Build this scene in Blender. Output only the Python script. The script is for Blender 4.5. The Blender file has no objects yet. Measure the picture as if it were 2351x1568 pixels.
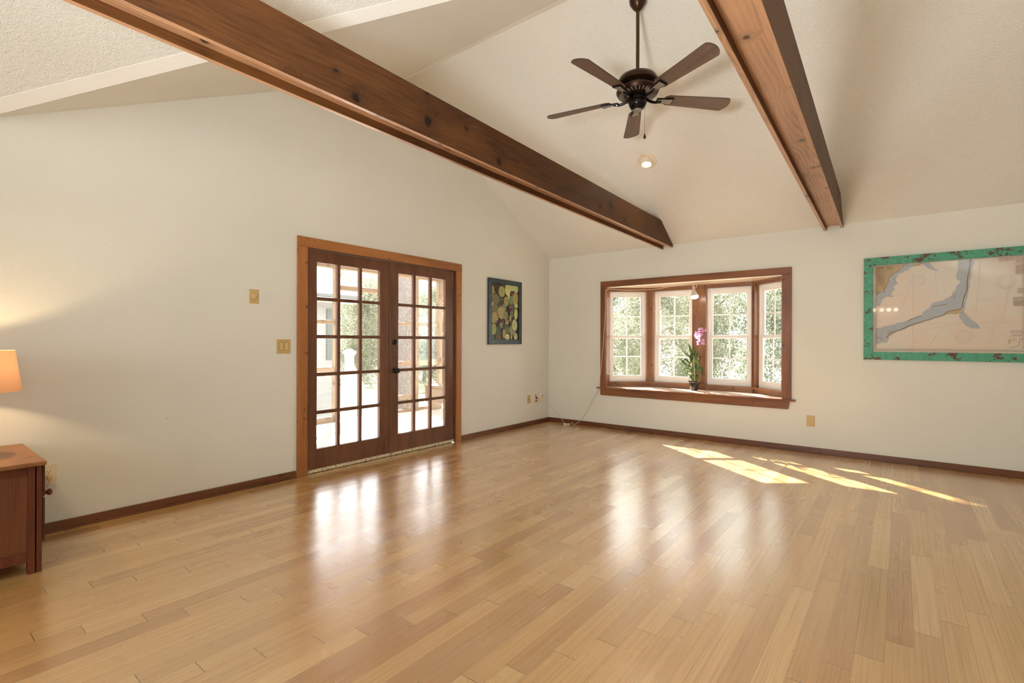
import bpy, bmesh, math, random
from mathutils import Vector, Matrix
random.seed(7)
R = random.Random(11)
SC = bpy.context.scene
COL = SC.collection
PI = math.pi

# ------------------------------------------------------------------ objects
def tag(o, label=None, cat=None, group=None, kind=None):
    if label: o['label'] = label
    if cat: o['category'] = cat
    if group: o['group'] = group
    if kind: o['kind'] = kind
    return o

def wpos(o):
    v = Vector((0, 0, 0))
    while o is not None:
        v += o.location
        o = o.parent
    return v

def thing(name, loc, label, cat, group=None, kind=None):
    o = bpy.data.objects.new(name, None)
    COL.objects.link(o)
    o.location = loc
    o.empty_display_size = .05
    return tag(o, label, cat, group, kind)

def obj(name, bm, mats, parent=None, loc=None, smooth=False, bevel=0, label=None):
    """bm is in world coordinates; becomes ONE mesh object."""
    base = wpos(parent) if parent else Vector(loc) if loc else Vector((0, 0, 0))
    if base.length > 0:
        bmesh.ops.translate(bm, verts=bm.verts, vec=-base)
    me = bpy.data.meshes.new(name)
    bm.to_mesh(me)
    bm.free()
    if not isinstance(mats, (list, tuple)): mats = [mats]
    for m in mats: me.materials.append(m)
    if smooth:
        for p in me.polygons: p.use_smooth = True
        try: me.set_sharp_from_angle(angle=math.radians(40))
        except Exception: pass
    o = bpy.data.objects.new(name, me)
    COL.objects.link(o)
    if parent: o.parent = parent
    elif loc: o.location = loc
    if bevel:
        b = o.modifiers.new('bevel', 'BEVEL')
        b.width = bevel; b.segments = 2; b.limit_method = 'ANGLE'; b.angle_limit = math.radians(50)
    if label: o['label'] = label
    return o

def struct(name, bm, mats, label=None, cat=None, **k):
    o = obj(name, bm, mats, **k)
    return tag(o, label, cat, None, 'structure')

def BM(): return bmesh.new()

def box(bm, a, b, mi=0, M=None):
    x0, x1 = sorted((a[0], b[0])); y0, y1 = sorted((a[1], b[1])); z0, z1 = sorted((a[2], b[2]))
    v = [bm.verts.new((x, y, z)) for x in (x0, x1) for y in (y0, y1) for z in (z0, z1)]
    if M is not None:
        for q in v: q.co = M @ q.co
    for f in ((0, 1, 3, 2), (4, 6, 7, 5), (0, 4, 5, 1), (2, 3, 7, 6), (0, 2, 6, 4), (1, 5, 7, 3)):
        bm.faces.new([v[i] for i in f]).material_index = mi
    return v

def prism(bm, poly, dvec, mi=0):
    """extrude a planar polygon (list of 3D points) along dvec"""
    d = Vector(dvec)
    a = [bm.verts.new(Vector(p)) for p in poly]
    b = [bm.verts.new(Vector(p) + d) for p in poly]
    n = len(poly)
    fs = [bm.faces.new(a[::-1]), bm.faces.new(b)]
    for i in range(n):
        fs.append(bm.faces.new((a[i], a[(i + 1) % n], b[(i + 1) % n], b[i])))
    for f in fs: f.material_index = mi
    bmesh.ops.recalc_face_normals(bm, faces=fs)
    return fs

def quad(bm, pts, mi=0):
    f = bm.faces.new([bm.verts.new(Vector(p)) for p in pts])
    f.material_index = mi
    return f

def lathe(bm, prof, c, n=32, M=None, mi=0, close=False):
    """prof = [(r,z)...] about +Z through c"""
    rings = []
    for r, z in prof:
        if r < 1e-6:
            rings.append([bm.verts.new((0, 0, z))])
        else:
            rings.append([bm.verts.new((r * math.cos(2 * PI * i / n), r * math.sin(2 * PI * i / n), z)) for i in range(n)])
    allv = [v for r in rings for v in r]
    for a, b in zip(rings, rings[1:]):
        for i in range(n):
            j = (i + 1) % n
            if len(a) == 1 and len(b) == 1: continue
            if len(a) == 1: f = bm.faces.new((a[0], b[j], b[i]))
            elif len(b) == 1: f = bm.faces.new((a[i], a[j], b[0]))
            else: f = bm.faces.new((a[i], a[j], b[j], b[i]))
            f.material_index = mi
    T = Matrix.Translation(Vector(c)) @ (M if M is not None else Matrix.Identity(4))
    for v in allv: v.co = T @ v.co
    bmesh.ops.recalc_face_normals(bm, faces=[f for f in bm.faces if f.verts[0] in set(allv)])
    return allv

def axisM(d):
    """matrix taking +Z to d"""
    return Vector(d).to_track_quat('Z', 'Y').to_matrix().to_4x4()

def tube(bm, pts, r, n=8, mi=0, caps=True):
    """r may be a number or list"""
    pts = [Vector(p) for p in pts]
    rs = r if isinstance(r, (list, tuple)) else [r] * len(pts)
    rings = []
    up = None
    for i, p in enumerate(pts):
        t = (pts[min(i + 1, len(pts) - 1)] - pts[max(i - 1, 0)]).normalized()
        if up is None:
            up = t.orthogonal().normalized()
        up = (up - t * up.dot(t))
        up = up.normalized() if up.length > 1e-6 else t.orthogonal().normalized()
        s = t.cross(up)
        rings.append([bm.verts.new(p + rs[i] * (up * math.cos(2 * PI * k / n) + s * math.sin(2 * PI * k / n))) for k in range(n)])
    for a, b in zip(rings, rings[1:]):
        for i in range(n):
            bm.faces.new((a[i], a[(i + 1) % n], b[(i + 1) % n], b[i])).material_index = mi
    if caps:
        bm.faces.new(rings[0][::-1]).material_index = mi
        bm.faces.new(rings[-1]).material_index = mi

def spline(P, k=8):
    P = [Vector(p) for p in P]
    out = []
    for i in range(len(P) - 1):
        p0 = P[max(i - 1, 0)]; p1 = P[i]; p2 = P[i + 1]; p3 = P[min(i + 2, len(P) - 1)]
        for j in range(k):
            t = j / k
            out.append(.5 * ((2 * p1) + (p2 - p0) * t + (2 * p0 - 5 * p1 + 4 * p2 - p3) * t * t + (3 * p1 - p0 - 3 * p2 + p3) * t ** 3))
    out.append(P[-1])
    return out

# ------------------------------------------------------------------ materials
class NT:
    def __init__(s, name):
        s.m = bpy.data.materials.new(name)
        s.m.use_nodes = True
        s.t = s.m.node_tree
        s.b = s.t.nodes['Principled BSDF']
        s.out = s.t.nodes['Material Output']
    def n(s, typ, **k):
        nd = s.t.nodes.new(typ)
        for a, v in k.items(): setattr(nd, a, v)
        return nd
    def l(s, a, b): s.t.links.new(a, b)
    def put(s, sock, v):
        if hasattr(v, 'is_output') or isinstance(v, bpy.types.NodeSocket): s.l(v, sock)
        else: sock.default_value = v
    def math(s, op, a, b=0.0, c=None):
        nd = s.n('ShaderNodeMath', operation=op)
        s.put(nd.inputs[0], a); s.put(nd.inputs[1], b)
        if c is not None: s.put(nd.inputs[2], c)
        return nd.outputs[0]
    def coord(s, scale=(1, 1, 1), which='Object', loc=(0, 0, 0)):
        tc = s.n('ShaderNodeTexCoord')
        mp = s.n('ShaderNodeMapping')
        s.l(tc.outputs[which], mp.inputs[0])
        mp.inputs['Scale'].default_value = scale
        mp.inputs['Location'].default_value = loc
        return mp.outputs[0]
    def noise(s, vec, scale=1, detail=3, rough=.5, dist=0):
        nd = s.n('ShaderNodeTexNoise')
        s.l(vec, nd.inputs['Vector'])
        nd.inputs['Scale'].default_value = scale; nd.inputs['Detail'].default_value = detail
        nd.inputs['Roughness'].default_value = rough; nd.inputs['Distortion'].default_value = dist
        return nd.outputs['Fac']
    def ramp(s, fac, stops):
        nd = s.n('ShaderNodeValToRGB')
        s.put(nd.inputs[0], fac)
        e = nd.color_ramp.elements
        while len(e) < len(stops): e.new(.5)
        for el, (p, c) in zip(e, stops):
            el.position = p
            el.color = (*c, 1) if len(c) == 3 else c
        return nd.outputs[0]
    def mix(s, fac, a, b, typ='MIX'):
        nd = s.n('ShaderNodeMix', data_type='RGBA', blend_type=typ)
        s.put(nd.inputs[0], fac)
        s.put(nd.inputs[6], (*a, 1) if isinstance(a, tuple) and len(a) == 3 else a)
        s.put(nd.inputs[7], (*b, 1) if isinstance(b, tuple) and len(b) == 3 else b)
        return nd.outputs[2]
    def bump(s, h, strength=.2, dist=.01):
        nd = s.n('ShaderNodeBump')
        nd.inputs['Strength'].default_value = strength
        nd.inputs['Distance'].default_value = dist
        s.put(nd.inputs['Height'], h)
        s.l(nd.outputs[0], s.b.inputs['Normal'])
    def set(s, **k):
        for a, v in k.items():
            s.put(s.b.inputs[a.replace('_', ' ')], (*v, 1) if isinstance(v, tuple) and len(v) == 3 and 'olor' in a else v)
        return s

def plain(name, col, rough=.5, metal=0, var=.06, scale=20, bump=0, spec=.5):
    N = NT(name)
    f = N.noise(N.coord(), scale, 3)
    c = N.ramp(f, [(.3, tuple(x * (1 - var) for x in col)), (.7, tuple(min(1, x * (1 + var)) for x in col))])
    N.set(Base_Color=c, Roughness=rough, Metallic=metal)
    N.b.inputs['Specular IOR Level'].default_value = spec
    if bump: N.bump(N.noise(N.coord(), scale * 4, 2), bump, .004)
    return N.m

def wood(name, c1, c2, cd, axis='Y', rough=.45, across=14, along=.8, knots=0, kscale=2.2, fine=.3, spec=.4, kmax=.20, bands=.13):
    """stained timber, grain along axis: big tone drift, wavy growth lines, fine fibre, round dark knots"""
    N = NT(name)
    tc = N.n('ShaderNodeTexCoord'); sp = N.n('ShaderNodeSeparateXYZ'); N.l(tc.outputs['Object'], sp.inputs[0])
    k = 'XYZ'.index(axis)
    oi = N.n('ShaderNodeObjectInfo')
    a = N.math('MULTIPLY_ADD', oi.outputs['Random'], 7.3, sp.outputs[k])
    o_ = [q for q in range(3) if q != k]
    c = N.math('MULTIPLY_ADD', sp.outputs[o_[1]], 1.07, sp.outputs[o_[0]])
    def vec(sa, sc):
        cb = N.n('ShaderNodeCombineXYZ')
        N.l(N.math('MULTIPLY', a, sa), cb.inputs[0]); N.l(N.math('MULTIPLY', c, sc), cb.inputs[1])
        return cb.outputs[0]
    core = halo = None
    if knots:
        ks = kscale * 2.2
        kv = vec(ks, ks)
        nz = N.n('ShaderNodeTexNoise'); N.l(kv, nz.inputs['Vector']); nz.inputs['Scale'].default_value = 4
        ad = N.n('ShaderNodeMixRGB', blend_type='ADD'); ad.inputs[0].default_value = .10
        N.l(kv, ad.inputs[1]); N.l(nz.outputs['Color'], ad.inputs[2])
        vo = N.n('ShaderNodeTexVoronoi', voronoi_dimensions='2D'); N.l(ad.outputs[0], vo.inputs['Vector']); vo.inputs['Scale'].default_value = 1
        sep = N.n('ShaderNodeSeparateColor'); N.l(vo.outputs['Color'], sep.inputs[0])
        gate = N.math('GREATER_THAN', sep.outputs[0], 1 - knots)
        size = N.math('MULTIPLY_ADD', N.math('POWER', sep.outputs[1], 2), kmax * .7, kmax * .3)
        kd = N.math('DIVIDE', vo.outputs['Distance'], size)
        core = N.math('MULTIPLY', N.math('MINIMUM', N.math('MAXIMUM', N.math('MULTIPLY', N.math('SUBTRACT', 1.0, kd), 2.2), 0), 1), gate)
        halo = N.math('MULTIPLY', N.math('MAXIMUM', N.math('SUBTRACT', 1.0, N.math('MULTIPLY', kd, .30)), 0.0), gate)
    warp = N.noise(vec(along, across * .35), 1, 3, .5, .3)
    g = N.math('MULTIPLY_ADD', warp, 9.0, N.math('MULTIPLY', c, across * 4.5))
    if knots: g = N.math('MULTIPLY_ADD', halo, 4.0, g)
    band = N.math('MULTIPLY_ADD', N.math('SINE', N.math('MULTIPLY', g, 6.2832)), .5, .5)
    fib = N.noise(vec(5 * along, across * 17), 1, 3, .6, .2)
    big = N.noise(vec(along * .9, across * .45), 1, 4, .6, .5)
    fac = N.math('ADD', N.math('MULTIPLY', big, .70), N.math('ADD', N.math('MULTIPLY', band, bands), N.math('MULTIPLY', fib, fine)))
    col = N.ramp(fac, [(.40, c2), (.60, c1), (.80, tuple(min(1, x * 1.22) for x in c1))])
    if knots:
        col = N.mix(N.math('MULTIPLY', halo, .50), col, tuple(x * .6 for x in c2))
        col = N.mix(N.math('MULTIPLY', core, .92), col, cd)
    N.set(Base_Color=col, Roughness=N.math('MULTIPLY_ADD', fib, .2, rough - .1))
    N.b.inputs['Specular IOR Level'].default_value = spec
    N.bump(N.math('ADD', N.math('MULTIPLY', band, .25), fib), .15, .003)
    return N.m

def glass_mat(name, haze=.03, tint=(1, 1, 1), refl=1.0):
    N = NT(name)
    tr = N.n('ShaderNodeBsdfTransparent'); tr.inputs[0].default_value = (*tint, 1)
    gl = N.n('ShaderNodeBsdfGlossy'); gl.inputs['Roughness'].default_value = .02
    ge = N.n('ShaderNodeNewGeometry'); vd = N.n('ShaderNodeVectorMath', operation='DOT_PRODUCT')
    N.l(ge.outputs['Normal'], vd.inputs[0]); N.l(ge.outputs['Incoming'], vd.inputs[1])
    cs = N.math('SUBTRACT', 1.0, N.math('ABSOLUTE', vd.outputs['Value']))
    fr = N.math('MULTIPLY_ADD', N.math('POWER', cs, 5), .95, .045)
    mx = N.n('ShaderNodeMixShader')
    N.l(N.math('MULTIPLY', fr, refl), mx.inputs[0]); N.l(tr.outputs[0], mx.inputs[1]); N.l(gl.outputs[0], mx.inputs[2])
    df = N.n('ShaderNodeBsdfDiffuse'); df.inputs[0].default_value = (.9, .9, .88, 1)
    mx2 = N.n('ShaderNodeMixShader')
    dirt = N.math('MULTIPLY', N.noise(N.coord(), 6, 4), haze)
    N.l(dirt, mx2.inputs[0]); N.l(mx.outputs[0], mx2.inputs[1]); N.l(df.outputs[0], mx2.inputs[2])
    N.l(mx2.outputs[0], N.out.inputs[0])
    return N.m

def emit(name, col, st):
    N = NT(name)
    N.set(Base_Color=col, Emission_Color=col, Emission_Strength=st)
    return N.m

# walls / ceilings
def wall_mat(name, col, bscale, bstr, var=.03):
    N = NT(name)
    v = N.coord()
    c = N.ramp(N.noise(v, .9, 3), [(.3, tuple(x * (1 - var) for x in col)), (.7, tuple(min(1, x * (1 + var)) for x in col))])
    # odd tiny scuffs and nail holes
    vo = N.n('ShaderNodeTexVoronoi'); N.l(v, vo.inputs['Vector']); vo.inputs['Scale'].default_value = 1.7
    hole = N.math('LESS_THAN', vo.outputs['Distance'], .006)
    c = N.mix(N.math('MULTIPLY', hole, .75), c, (.12, .08, .05))
    N.set(Base_Color=c, Roughness=.75)
    N.b.inputs['Specular IOR Level'].default_value = .25
    h = N.math('ADD', N.noise(v, bscale, 3, .6), N.math('MULTIPLY', N.noise(v, bscale * .35, 2), .7))
    N.bump(h, bstr, .012)
    return N.m

M = {}
M['wall'] = wall_mat('wall_paint', (.77, .745, .655), 95, .16)
M['ceil'] = wall_mat('stippled_ceiling', (.92, .885, .795), 150, .75, .02)
M['tape'] = wall_mat('smooth_ceiling_tape', (.91, .875, .80), 40, .05, .01)

def floor_mat():
    N = NT('bamboo_planks')
    tc = N.n('ShaderNodeTexCoord')
    sp = N.n('ShaderNodeSeparateXYZ'); N.l(tc.outputs['Object'], sp.inputs[0])
    X, Y = sp.outputs[0], sp.outputs[1]
    u = N.math('ADD', N.math('DIVIDE', X, .092), .16)
    row = N.math('FLOOR', u); fx = N.math('FRACT', u)
    wn = N.n('ShaderNodeTexWhiteNoise', noise_dimensions='1D'); N.l(row, wn.inputs['W'])
    jit = N.math('MULTIPLY', wn.outputs['Value'], .05)
    off = N.math('ADD', N.math('MULTIPLY', N.math('SUBTRACT', row, 40), .167), jit)
    t = N.math('DIVIDE', N.math('SUBTRACT', N.math('ADD', Y, 3.64), off), .957)
    seg = N.math('FLOOR', t); ft = N.math('FRACT', t)
    cb = N.n('ShaderNodeCombineXYZ'); N.l(row, cb.inputs[0]); N.l(seg, cb.inputs[1])
    w2 = N.n('ShaderNodeTexWhiteNoise', noise_dimensions='3D'); N.l(cb.outputs[0], w2.inputs['Vector'])
    sc = N.n('ShaderNodeSeparateColor'); N.l(w2.outputs['Color'], sc.inputs[0])
    base = N.ramp(w2.outputs['Value'], [(0, (.49, .245, .070)), (.3, (.60, .335, .105)), (.7, (.66, .385, .130)), (1, (.73, .465, .19))])
    cv = N.n('ShaderNodeCombineXYZ')
    N.l(N.math('MULTIPLY_ADD', X, 105, N.math('MULTIPLY', w2.outputs['Value'], 400)), cv.inputs[0])
    N.l(N.math('MULTIPLY', Y, 1.0), cv.inputs[1]); N.l(seg, cv.inputs[2])
    g1 = N.noise(cv.outputs[0], 1, 3, .6)
    cv2 = N.n('ShaderNodeCombineXYZ')
    N.l(N.math('MULTIPLY_ADD', X, 300, N.math('MULTIPLY', sc.outputs[1], 90)), cv2.inputs[0]); N.l(N.math('MULTIPLY', Y, 2), cv2.inputs[1])
    g2 = N.noise(cv2.outputs[0], 1, 2, .5)
    gr = N.math('ADD', N.math('MULTIPLY', g1, .65), N.math('MULTIPLY', g2, .35))
    shade = N.ramp(gr, [(.33, (.72, .63, .52)), (.54, (.98, .97, .96)), (.70, (1.0, 1.0, 1.0))])
    col = N.mix(1.0, base, shade, 'MULTIPLY')
    # joints
    e1 = N.math('LESS_THAN', N.math('MINIMUM', fx, N.math('SUBTRACT', 1, fx)), .012)
    e2 = N.math('LESS_THAN', N.math('MINIMUM', ft, N.math('SUBTRACT', 1, ft)), .0019)
    col = N.mix(N.math('MULTIPLY', e1, .55), col, (.22, .11, .04))
    col = N.mix(N.math('MULTIPLY', e2, .85), col, (.16, .08, .03))
    # worn, scratched patch in the middle of the room
    v = tc.outputs['Object']
    ds = N.n('ShaderNodeVectorMath', operation='DISTANCE'); N.l(v, ds.inputs[0]); ds.inputs[1].default_value = (2.1, -4.0, 0)
    reg = N.math('MAXIMUM', N.math('SUBTRACT', 1, N.math('DIVIDE', ds.outputs['Value'], 1.7)), 0)
    def scr(rot, sx, sy, th):
        mp = N.n('ShaderNodeMapping'); N.l(v, mp.inputs[0])
        mp.inputs['Rotation'].default_value = (0, 0, rot); mp.inputs['Scale'].default_value = (sx, sy, 1)
        return N.math('GREATER_THAN', N.noise(mp.outputs[0], 1, 2, .5, .8), th)
    s = N.math('MAXIMUM', scr(.9, 140, 3.0, .70), N.math('MAXIMUM', scr(-.5, 160, 3.5, .70), scr(1.7, 170, 4, .71)))
    blot = N.noise(v, 3.2, 4, .6)
    bl = N.math('MULTIPLY', N.math('MAXIMUM', N.math('SUBTRACT', blot, .42), 0), .65)
    wear = N.math('MULTIPLY', reg, N.math('ADD', N.math('MULTIPLY', s, .42), bl))
    col = N.mix(N.math('MINIMUM', wear, .4), col, (.82, .72, .60))
    N.set(Base_Color=col)
    ro = N.math('ADD', N.math('MULTIPLY_ADD', N.noise(v, 3, 3), .06, .22), N.math('MULTIPLY', wear, .25))
    ro = N.math('ADD', ro, N.math('MULTIPLY', sc.outputs[2], .035))
    N.set(Roughness=ro)
    N.b.inputs['IOR'].default_value = 1.9
    N.b.inputs['Coat Weight'].default_value = 1.0; N.b.inputs['Coat IOR'].default_value = 2.4; N.b.inputs['Coat Roughness'].default_value = .23
    # every plank lies at a very slightly different tilt
    wob = N.n('ShaderNodeTexNoise'); N.l(v, wob.inputs['Vector']); wob.inputs['Scale'].default_value = 2.5; wob.inputs['Detail'].default_value = 1
    ws = N.n('ShaderNodeSeparateColor'); N.l(wob.outputs['Color'], ws.inputs[0])
    nx = N.math('ADD', N.math('MULTIPLY', N.math('SUBTRACT', sc.outputs[0], .5), .018), N.math('MULTIPLY', N.math('SUBTRACT', ws.outputs[0], .5), .010))
    ny = N.math('ADD', N.math('MULTIPLY', N.math('SUBTRACT', sc.outputs[1], .5), .012), N.math('MULTIPLY', N.math('SUBTRACT', ws.outputs[1], .5), .010))
    cn = N.n('ShaderNodeCombineXYZ'); N.l(nx, cn.inputs[0]); N.l(ny, cn.inputs[1]); cn.inputs[2].default_value = 1
    nn = N.n('ShaderNodeVectorMath', operation='NORMALIZE'); N.l(cn.outputs[0], nn.inputs[0])
    N.l(nn.outputs[0], N.b.inputs['Normal']); N.l(nn.outputs[0], N.b.inputs['Coat Normal'])
    return N.m
M['floor'] = floor_mat()

DK = (.035, .015, .008)
M['beam'] = wood('beam_pine_shaded', (.118, .043, .011), (.045, .0155, .005), (.010, .004, .002), 'Y', .5, 6, .9, .40, 1.5, .34, .22, .14, .04)  # beam pine with the shade of its sides put into the colour
M['soffit'] = wood('beam_pine_lit', (.50, .26, .13), (.26, .125, .058), (.05, .028, .02), 'Y', .34, 9, .9, .42, 2.2, .35, .5, .16, .11)  # same beam pine, lightened to imitate light from the floor
M['trimX'] = wood('orange_pine_x', (.26, .092, .026), (.14, .045, .013), DK, 'X', .4, 14, 1, .30, 4.5, .3, .4, .12)
M['trimY'] = wood('orange_pine_y', (.42, .165, .048), (.25, .088, .025), DK, 'Y', .4, 14, 1, .34, 5.5, .3, .4, .11)
M['trimZ'] = wood('orange_pine_z', (.42, .165, .048), (.25, .088, .025), DK, 'Z', .4, 14, 1, .34, 5.5, .3, .4, .11)
M['trimZd'] = wood('orange_pine_window_z', (.24, .083, .024), (.13, .041, .012), DK, 'Z', .4, 14, 1, .26, 4.5, .3, .4, .11)
M['bayX'] = wood('bay_pine_x', (.27, .125, .055), (.15, .060, .024), DK, 'X', .3, 14, 1, .2, 4, .3, .5, .12)
M['bayZ'] = wood('bay_pine_z', (.27, .118, .050), (.15, .058, .022), DK, 'Z', .24, 14, 1, .16, 4, .3, .5, .11)
M['seat'] = wood('bay_pine_glare', (.68, .50, .36), (.54, .37, .25), DK, 'X', .24, 14, 1, .16, 4, .3, 1.0, .10)  # pine lightened in colour to imitate glare from the windows
M['baseX'] = wood('dark_baseboard_x', (.15, .052, .018), (.075, .024, .009), (.02, .008, .005), 'X', .38, 18, 1.2, .30, 4.5, .3, .4, .12)
M['baseY'] = wood('dark_baseboard_y', (.17, .062, .022), (.085, .028, .01), (.02, .008, .005), 'Y', .38, 18, 1.2, .30, 4.5, .3, .4, .12)
M['door'] = wood('brown_door_timber', (.17, .072, .036), (.085, .033, .017), DK, 'Z', .36, 16, 1.5, 0, 1, .35, .3)
M['worn'] = None
N = NT('worn_cream_strip')
f = N.noise(N.coord((1, 30, 60)), 1.2, 4, .7)
N.set(Base_Color=N.ramp(f, [(.40, (.10, .06, .03)), (.46, (.66, .55, .34)), (.7, (.78, .68, .46))]), Roughness=.6)
M['worn'] = N.m
M['vinyl'] = plain('window_vinyl', (.93, .90, .86), .35, 0, .02, 4)
M['vinyl_in'] = plain('sash_vinyl', (.90, .87, .82), .35, 0, .02, 4)
M['glass'] = glass_mat('pane_glass', .035)
M['doorglass'] = glass_mat('door_pane_glass', .07)
M['almond'] = plain('almond_plastic', (.62, .42, .17), .35, 0, .03, 30)
M['almond2'] = plain('almond_insert', (.66, .47, .21), .3, 0, .03, 30)
M['slot'] = plain('dark_slot', (.05, .028, .012), .6)
M['ivory'] = plain('ivory_plastic', (.78, .66, .48), .35)
M['whitep'] = plain('white_plastic', (.82, .72, .60), .4)
M['cord'] = plain('white_cord', (.70, .56, .44), .45)
M['blackp'] = plain('black_plastic', (.015, .013, .012), .3)
M['bronze'] = plain('oil_rubbed_bronze', (.055, .026, .014), .28, .75, .15, 9)
M['bronze_d'] = plain('black_bronze', (.012, .009, .009), .12, .6)
M['pewter'] = plain('blade_iron_face', (.26, .22, .18), .4, .3)
M['rod'] = plain('downrod_bronze', (.075, .045, .016), .35, .6)
M['blade'] = wood('walnut_fan_blade', (.15, .085, .055), (.065, .035, .022), DK, 'X', .42, 70, 3, 0, 1, .45)
M['blade_e'] = plain('blade_edge', (.03, .015, .008), .4)
M['black_iron'] = plain('door_black_iron', (.03, .024, .02), .35, .6)
M['brass'] = plain('dull_brass', (.20, .12, .05), .4, .8)
M['cherry'] = wood('nightstand_cherry', (.135, .030, .009), (.070, .014, .005), DK, 'Z', .35, 22, 1.2, .12, 3, .3)
M['cherry_top'] = wood('nightstand_top_wood', (.30, .125, .040), (.21, .078, .024), DK, 'X', .4, 22, 1.2, .08, 3, .3)
M['cherry_panel'] = wood('nightstand_panel_wood', (.165, .052, .018), (.095, .026, .009), DK, 'Z', .4, 26, .9, .06, 3, .35)
M['drawer'] = wood('nightstand_drawer_shaded', (.07, .018, .006), (.035, .009, .004), DK, 'X', .4, 22, 1.2, 0, 3, .3, .3)  # darker wood, the shadow on the drawer fronts is in the colour
M['terracotta'] = plain('terracotta_glaze', (.42, .16, .09), .4, 0, .08, 12)
M['pot'] = plain('black_plant_pot', (.018, .014, .013), .14)
M['soil'] = plain('bark_mix', (.10, .06, .035), .9, 0, .4, 60)
M['dark_teal'] = plain('dark_teal_frame', (.028, .048, .055), .36, 0, .4, 14)
M['frame_side'] = plain('frame_black_side', (.012, .011, .011), .5)

N = NT('distressed_green_paint')
v = N.coord()
n1 = N.noise(N.coord((3, 3, 4.5)), 4.0, 6, .72)
n2 = N.noise(v, 60, 3, .6)
msk = N.math('ADD', n1, N.math('MULTIPLY', n2, .18))
base = N.ramp(N.noise(v, 30, 3), [(.3, (.05, .28, .155)), (.7, (.085, .37, .225))])
chip = N.ramp(msk, [(.66, (0, 0, 0)), (.675, (1, 1, 1))])
crack = N.math('GREATER_THAN', N.noise(N.coord((120, 120, 10)), 1, 3), .68)
c = N.mix(N.math('MULTIPLY', crack, .35), base, (.03, .09, .05))
c = N.mix(chip, c, (.10, .032, .012))
N.set(Base_Color=c, Roughness=.5); N.bump(N.math('SUBTRACT', 1, chip), .3, .002)
M['green'] = N.m

N = NT('lampshade_linen')
sh = N.n('ShaderNodeBsdfTranslucent'); sh.inputs[0].default_value = (.86, .48, .28, 1)
df = N.n('ShaderNodeBsdfDiffuse'); df.inputs[0].default_value = (.70, .40, .25, 1)
mx = N.n('ShaderNodeMixShader'); mx.inputs[0].default_value = .13
N.l(df.outputs[0], mx.inputs[1]); N.l(sh.outputs[0], mx.inputs[2]); N.l(mx.outputs[0], N.out.inputs[0])
M['shade'] = N.m
M['bulb'] = emit('warm_bulb', (1, .78, .5), 9)
M['led'] = emit('cool_led', (1, .97, .92), 14)
M['down'] = emit('downlight_lens', (1, .86, .62), 3.2)
M['globe'] = emit('globe_bulb', (1, .9, .72), 9)
M['trimwhite'] = plain('downlight_trim', (.82, .70, .52), .45)
M['lednect'] = plain('led_neck', (.60, .50, .44), .35)

# plant
def leafmat(name, a, b, tl=.35, nscale=2.0):
    N = NT(name)
    c = N.ramp(N.noise(N.coord(), nscale, 3), [(.3, a), (.7, b)])
    df = N.n('ShaderNodeBsdfDiffuse'); N.l(c, df.inputs[0])
    tr = N.n('ShaderNodeBsdfTranslucent'); N.l(c, tr.inputs[0])
    mx = N.n('ShaderNodeMixShader'); mx.inputs[0].default_value = tl
    N.l(df.outputs[0], mx.inputs[1]); N.l(tr.outputs[0], mx.inputs[2]); N.l(mx.outputs[0], N.out.inputs[0])
    return N.m
M['orchleaf'] = plain('orchid_leaf', (.085, .155, .045), .28, 0, .6, 22)
M['stem'] = leafmat('orchid_stem', (.24, .28, .08), (.45, .42, .2), .1, 10)
M['cane'] = leafmat('orchid_cane', (.45, .40, .25), (.62, .55, .38), .1, 10)
M['petal'] = leafmat('orchid_petal', (.66, .26, .50), (.95, .80, .90), .35, 40)
M['leafA'] = leafmat('leaf_yellowgreen', (.235, .255, .16), (.47, .47, .37), .5, .8)
M['leafB'] = leafmat('leaf_midgreen', (.155, .19, .125), (.37, .39, .295), .5, .8)
M['leafC'] = leafmat('leaf_deepgreen', (.10, .135, .10), (.275, .31, .245), .45, .8)
M['bark'] = wood('tree_bark', (.34, .29, .24), (.16, .12, .10), (.05, .04, .03), 'Z', .9, 6, .9, 0)
N = NT('pine_bark_plates')
v = N.coord((9, 9, 2.2))
vo = N.n('ShaderNodeTexVoronoi', feature='DISTANCE_TO_EDGE'); 
nz = N.n('ShaderNodeTexNoise'); N.l(v, nz.inputs['Vector']); nz.inputs['Scale'].default_value = 2
ad = N.n('ShaderNodeMixRGB', blend_type='ADD'); ad.inputs[0].default_value = .6; N.l(v, ad.inputs[1]); N.l(nz.outputs['Color'], ad.inputs[2])
N.l(ad.outputs[0], vo.inputs['Vector'])
N.set(Base_Color=N.ramp(vo.outputs['Distance'], [(.02, (.15, .12, .11)), (.12, (.26, .22, .20)), (.5, (.34, .295, .27))]), Roughness=.9)
N.bump(vo.outputs['Distance'], .8, .05)
M['pine'] = N.m
M['porch'] = wood('weathered_porch_timber', (.32, .235, .16), (.20, .14, .09), (.12, .07, .04), 'Z', .7, 12, .8, .3, 2.4)
M['porchH'] = wood('weathered_porch_rail', (.32, .23, .155), (.20, .135, .085), (.12, .07, .04), 'Y', .7, 12, .8, .3, 2.4)
M['whitepaint'] = plain('white_exterior_paint', (.50, .50, .49), .5, 0, .03, 5)

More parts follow.
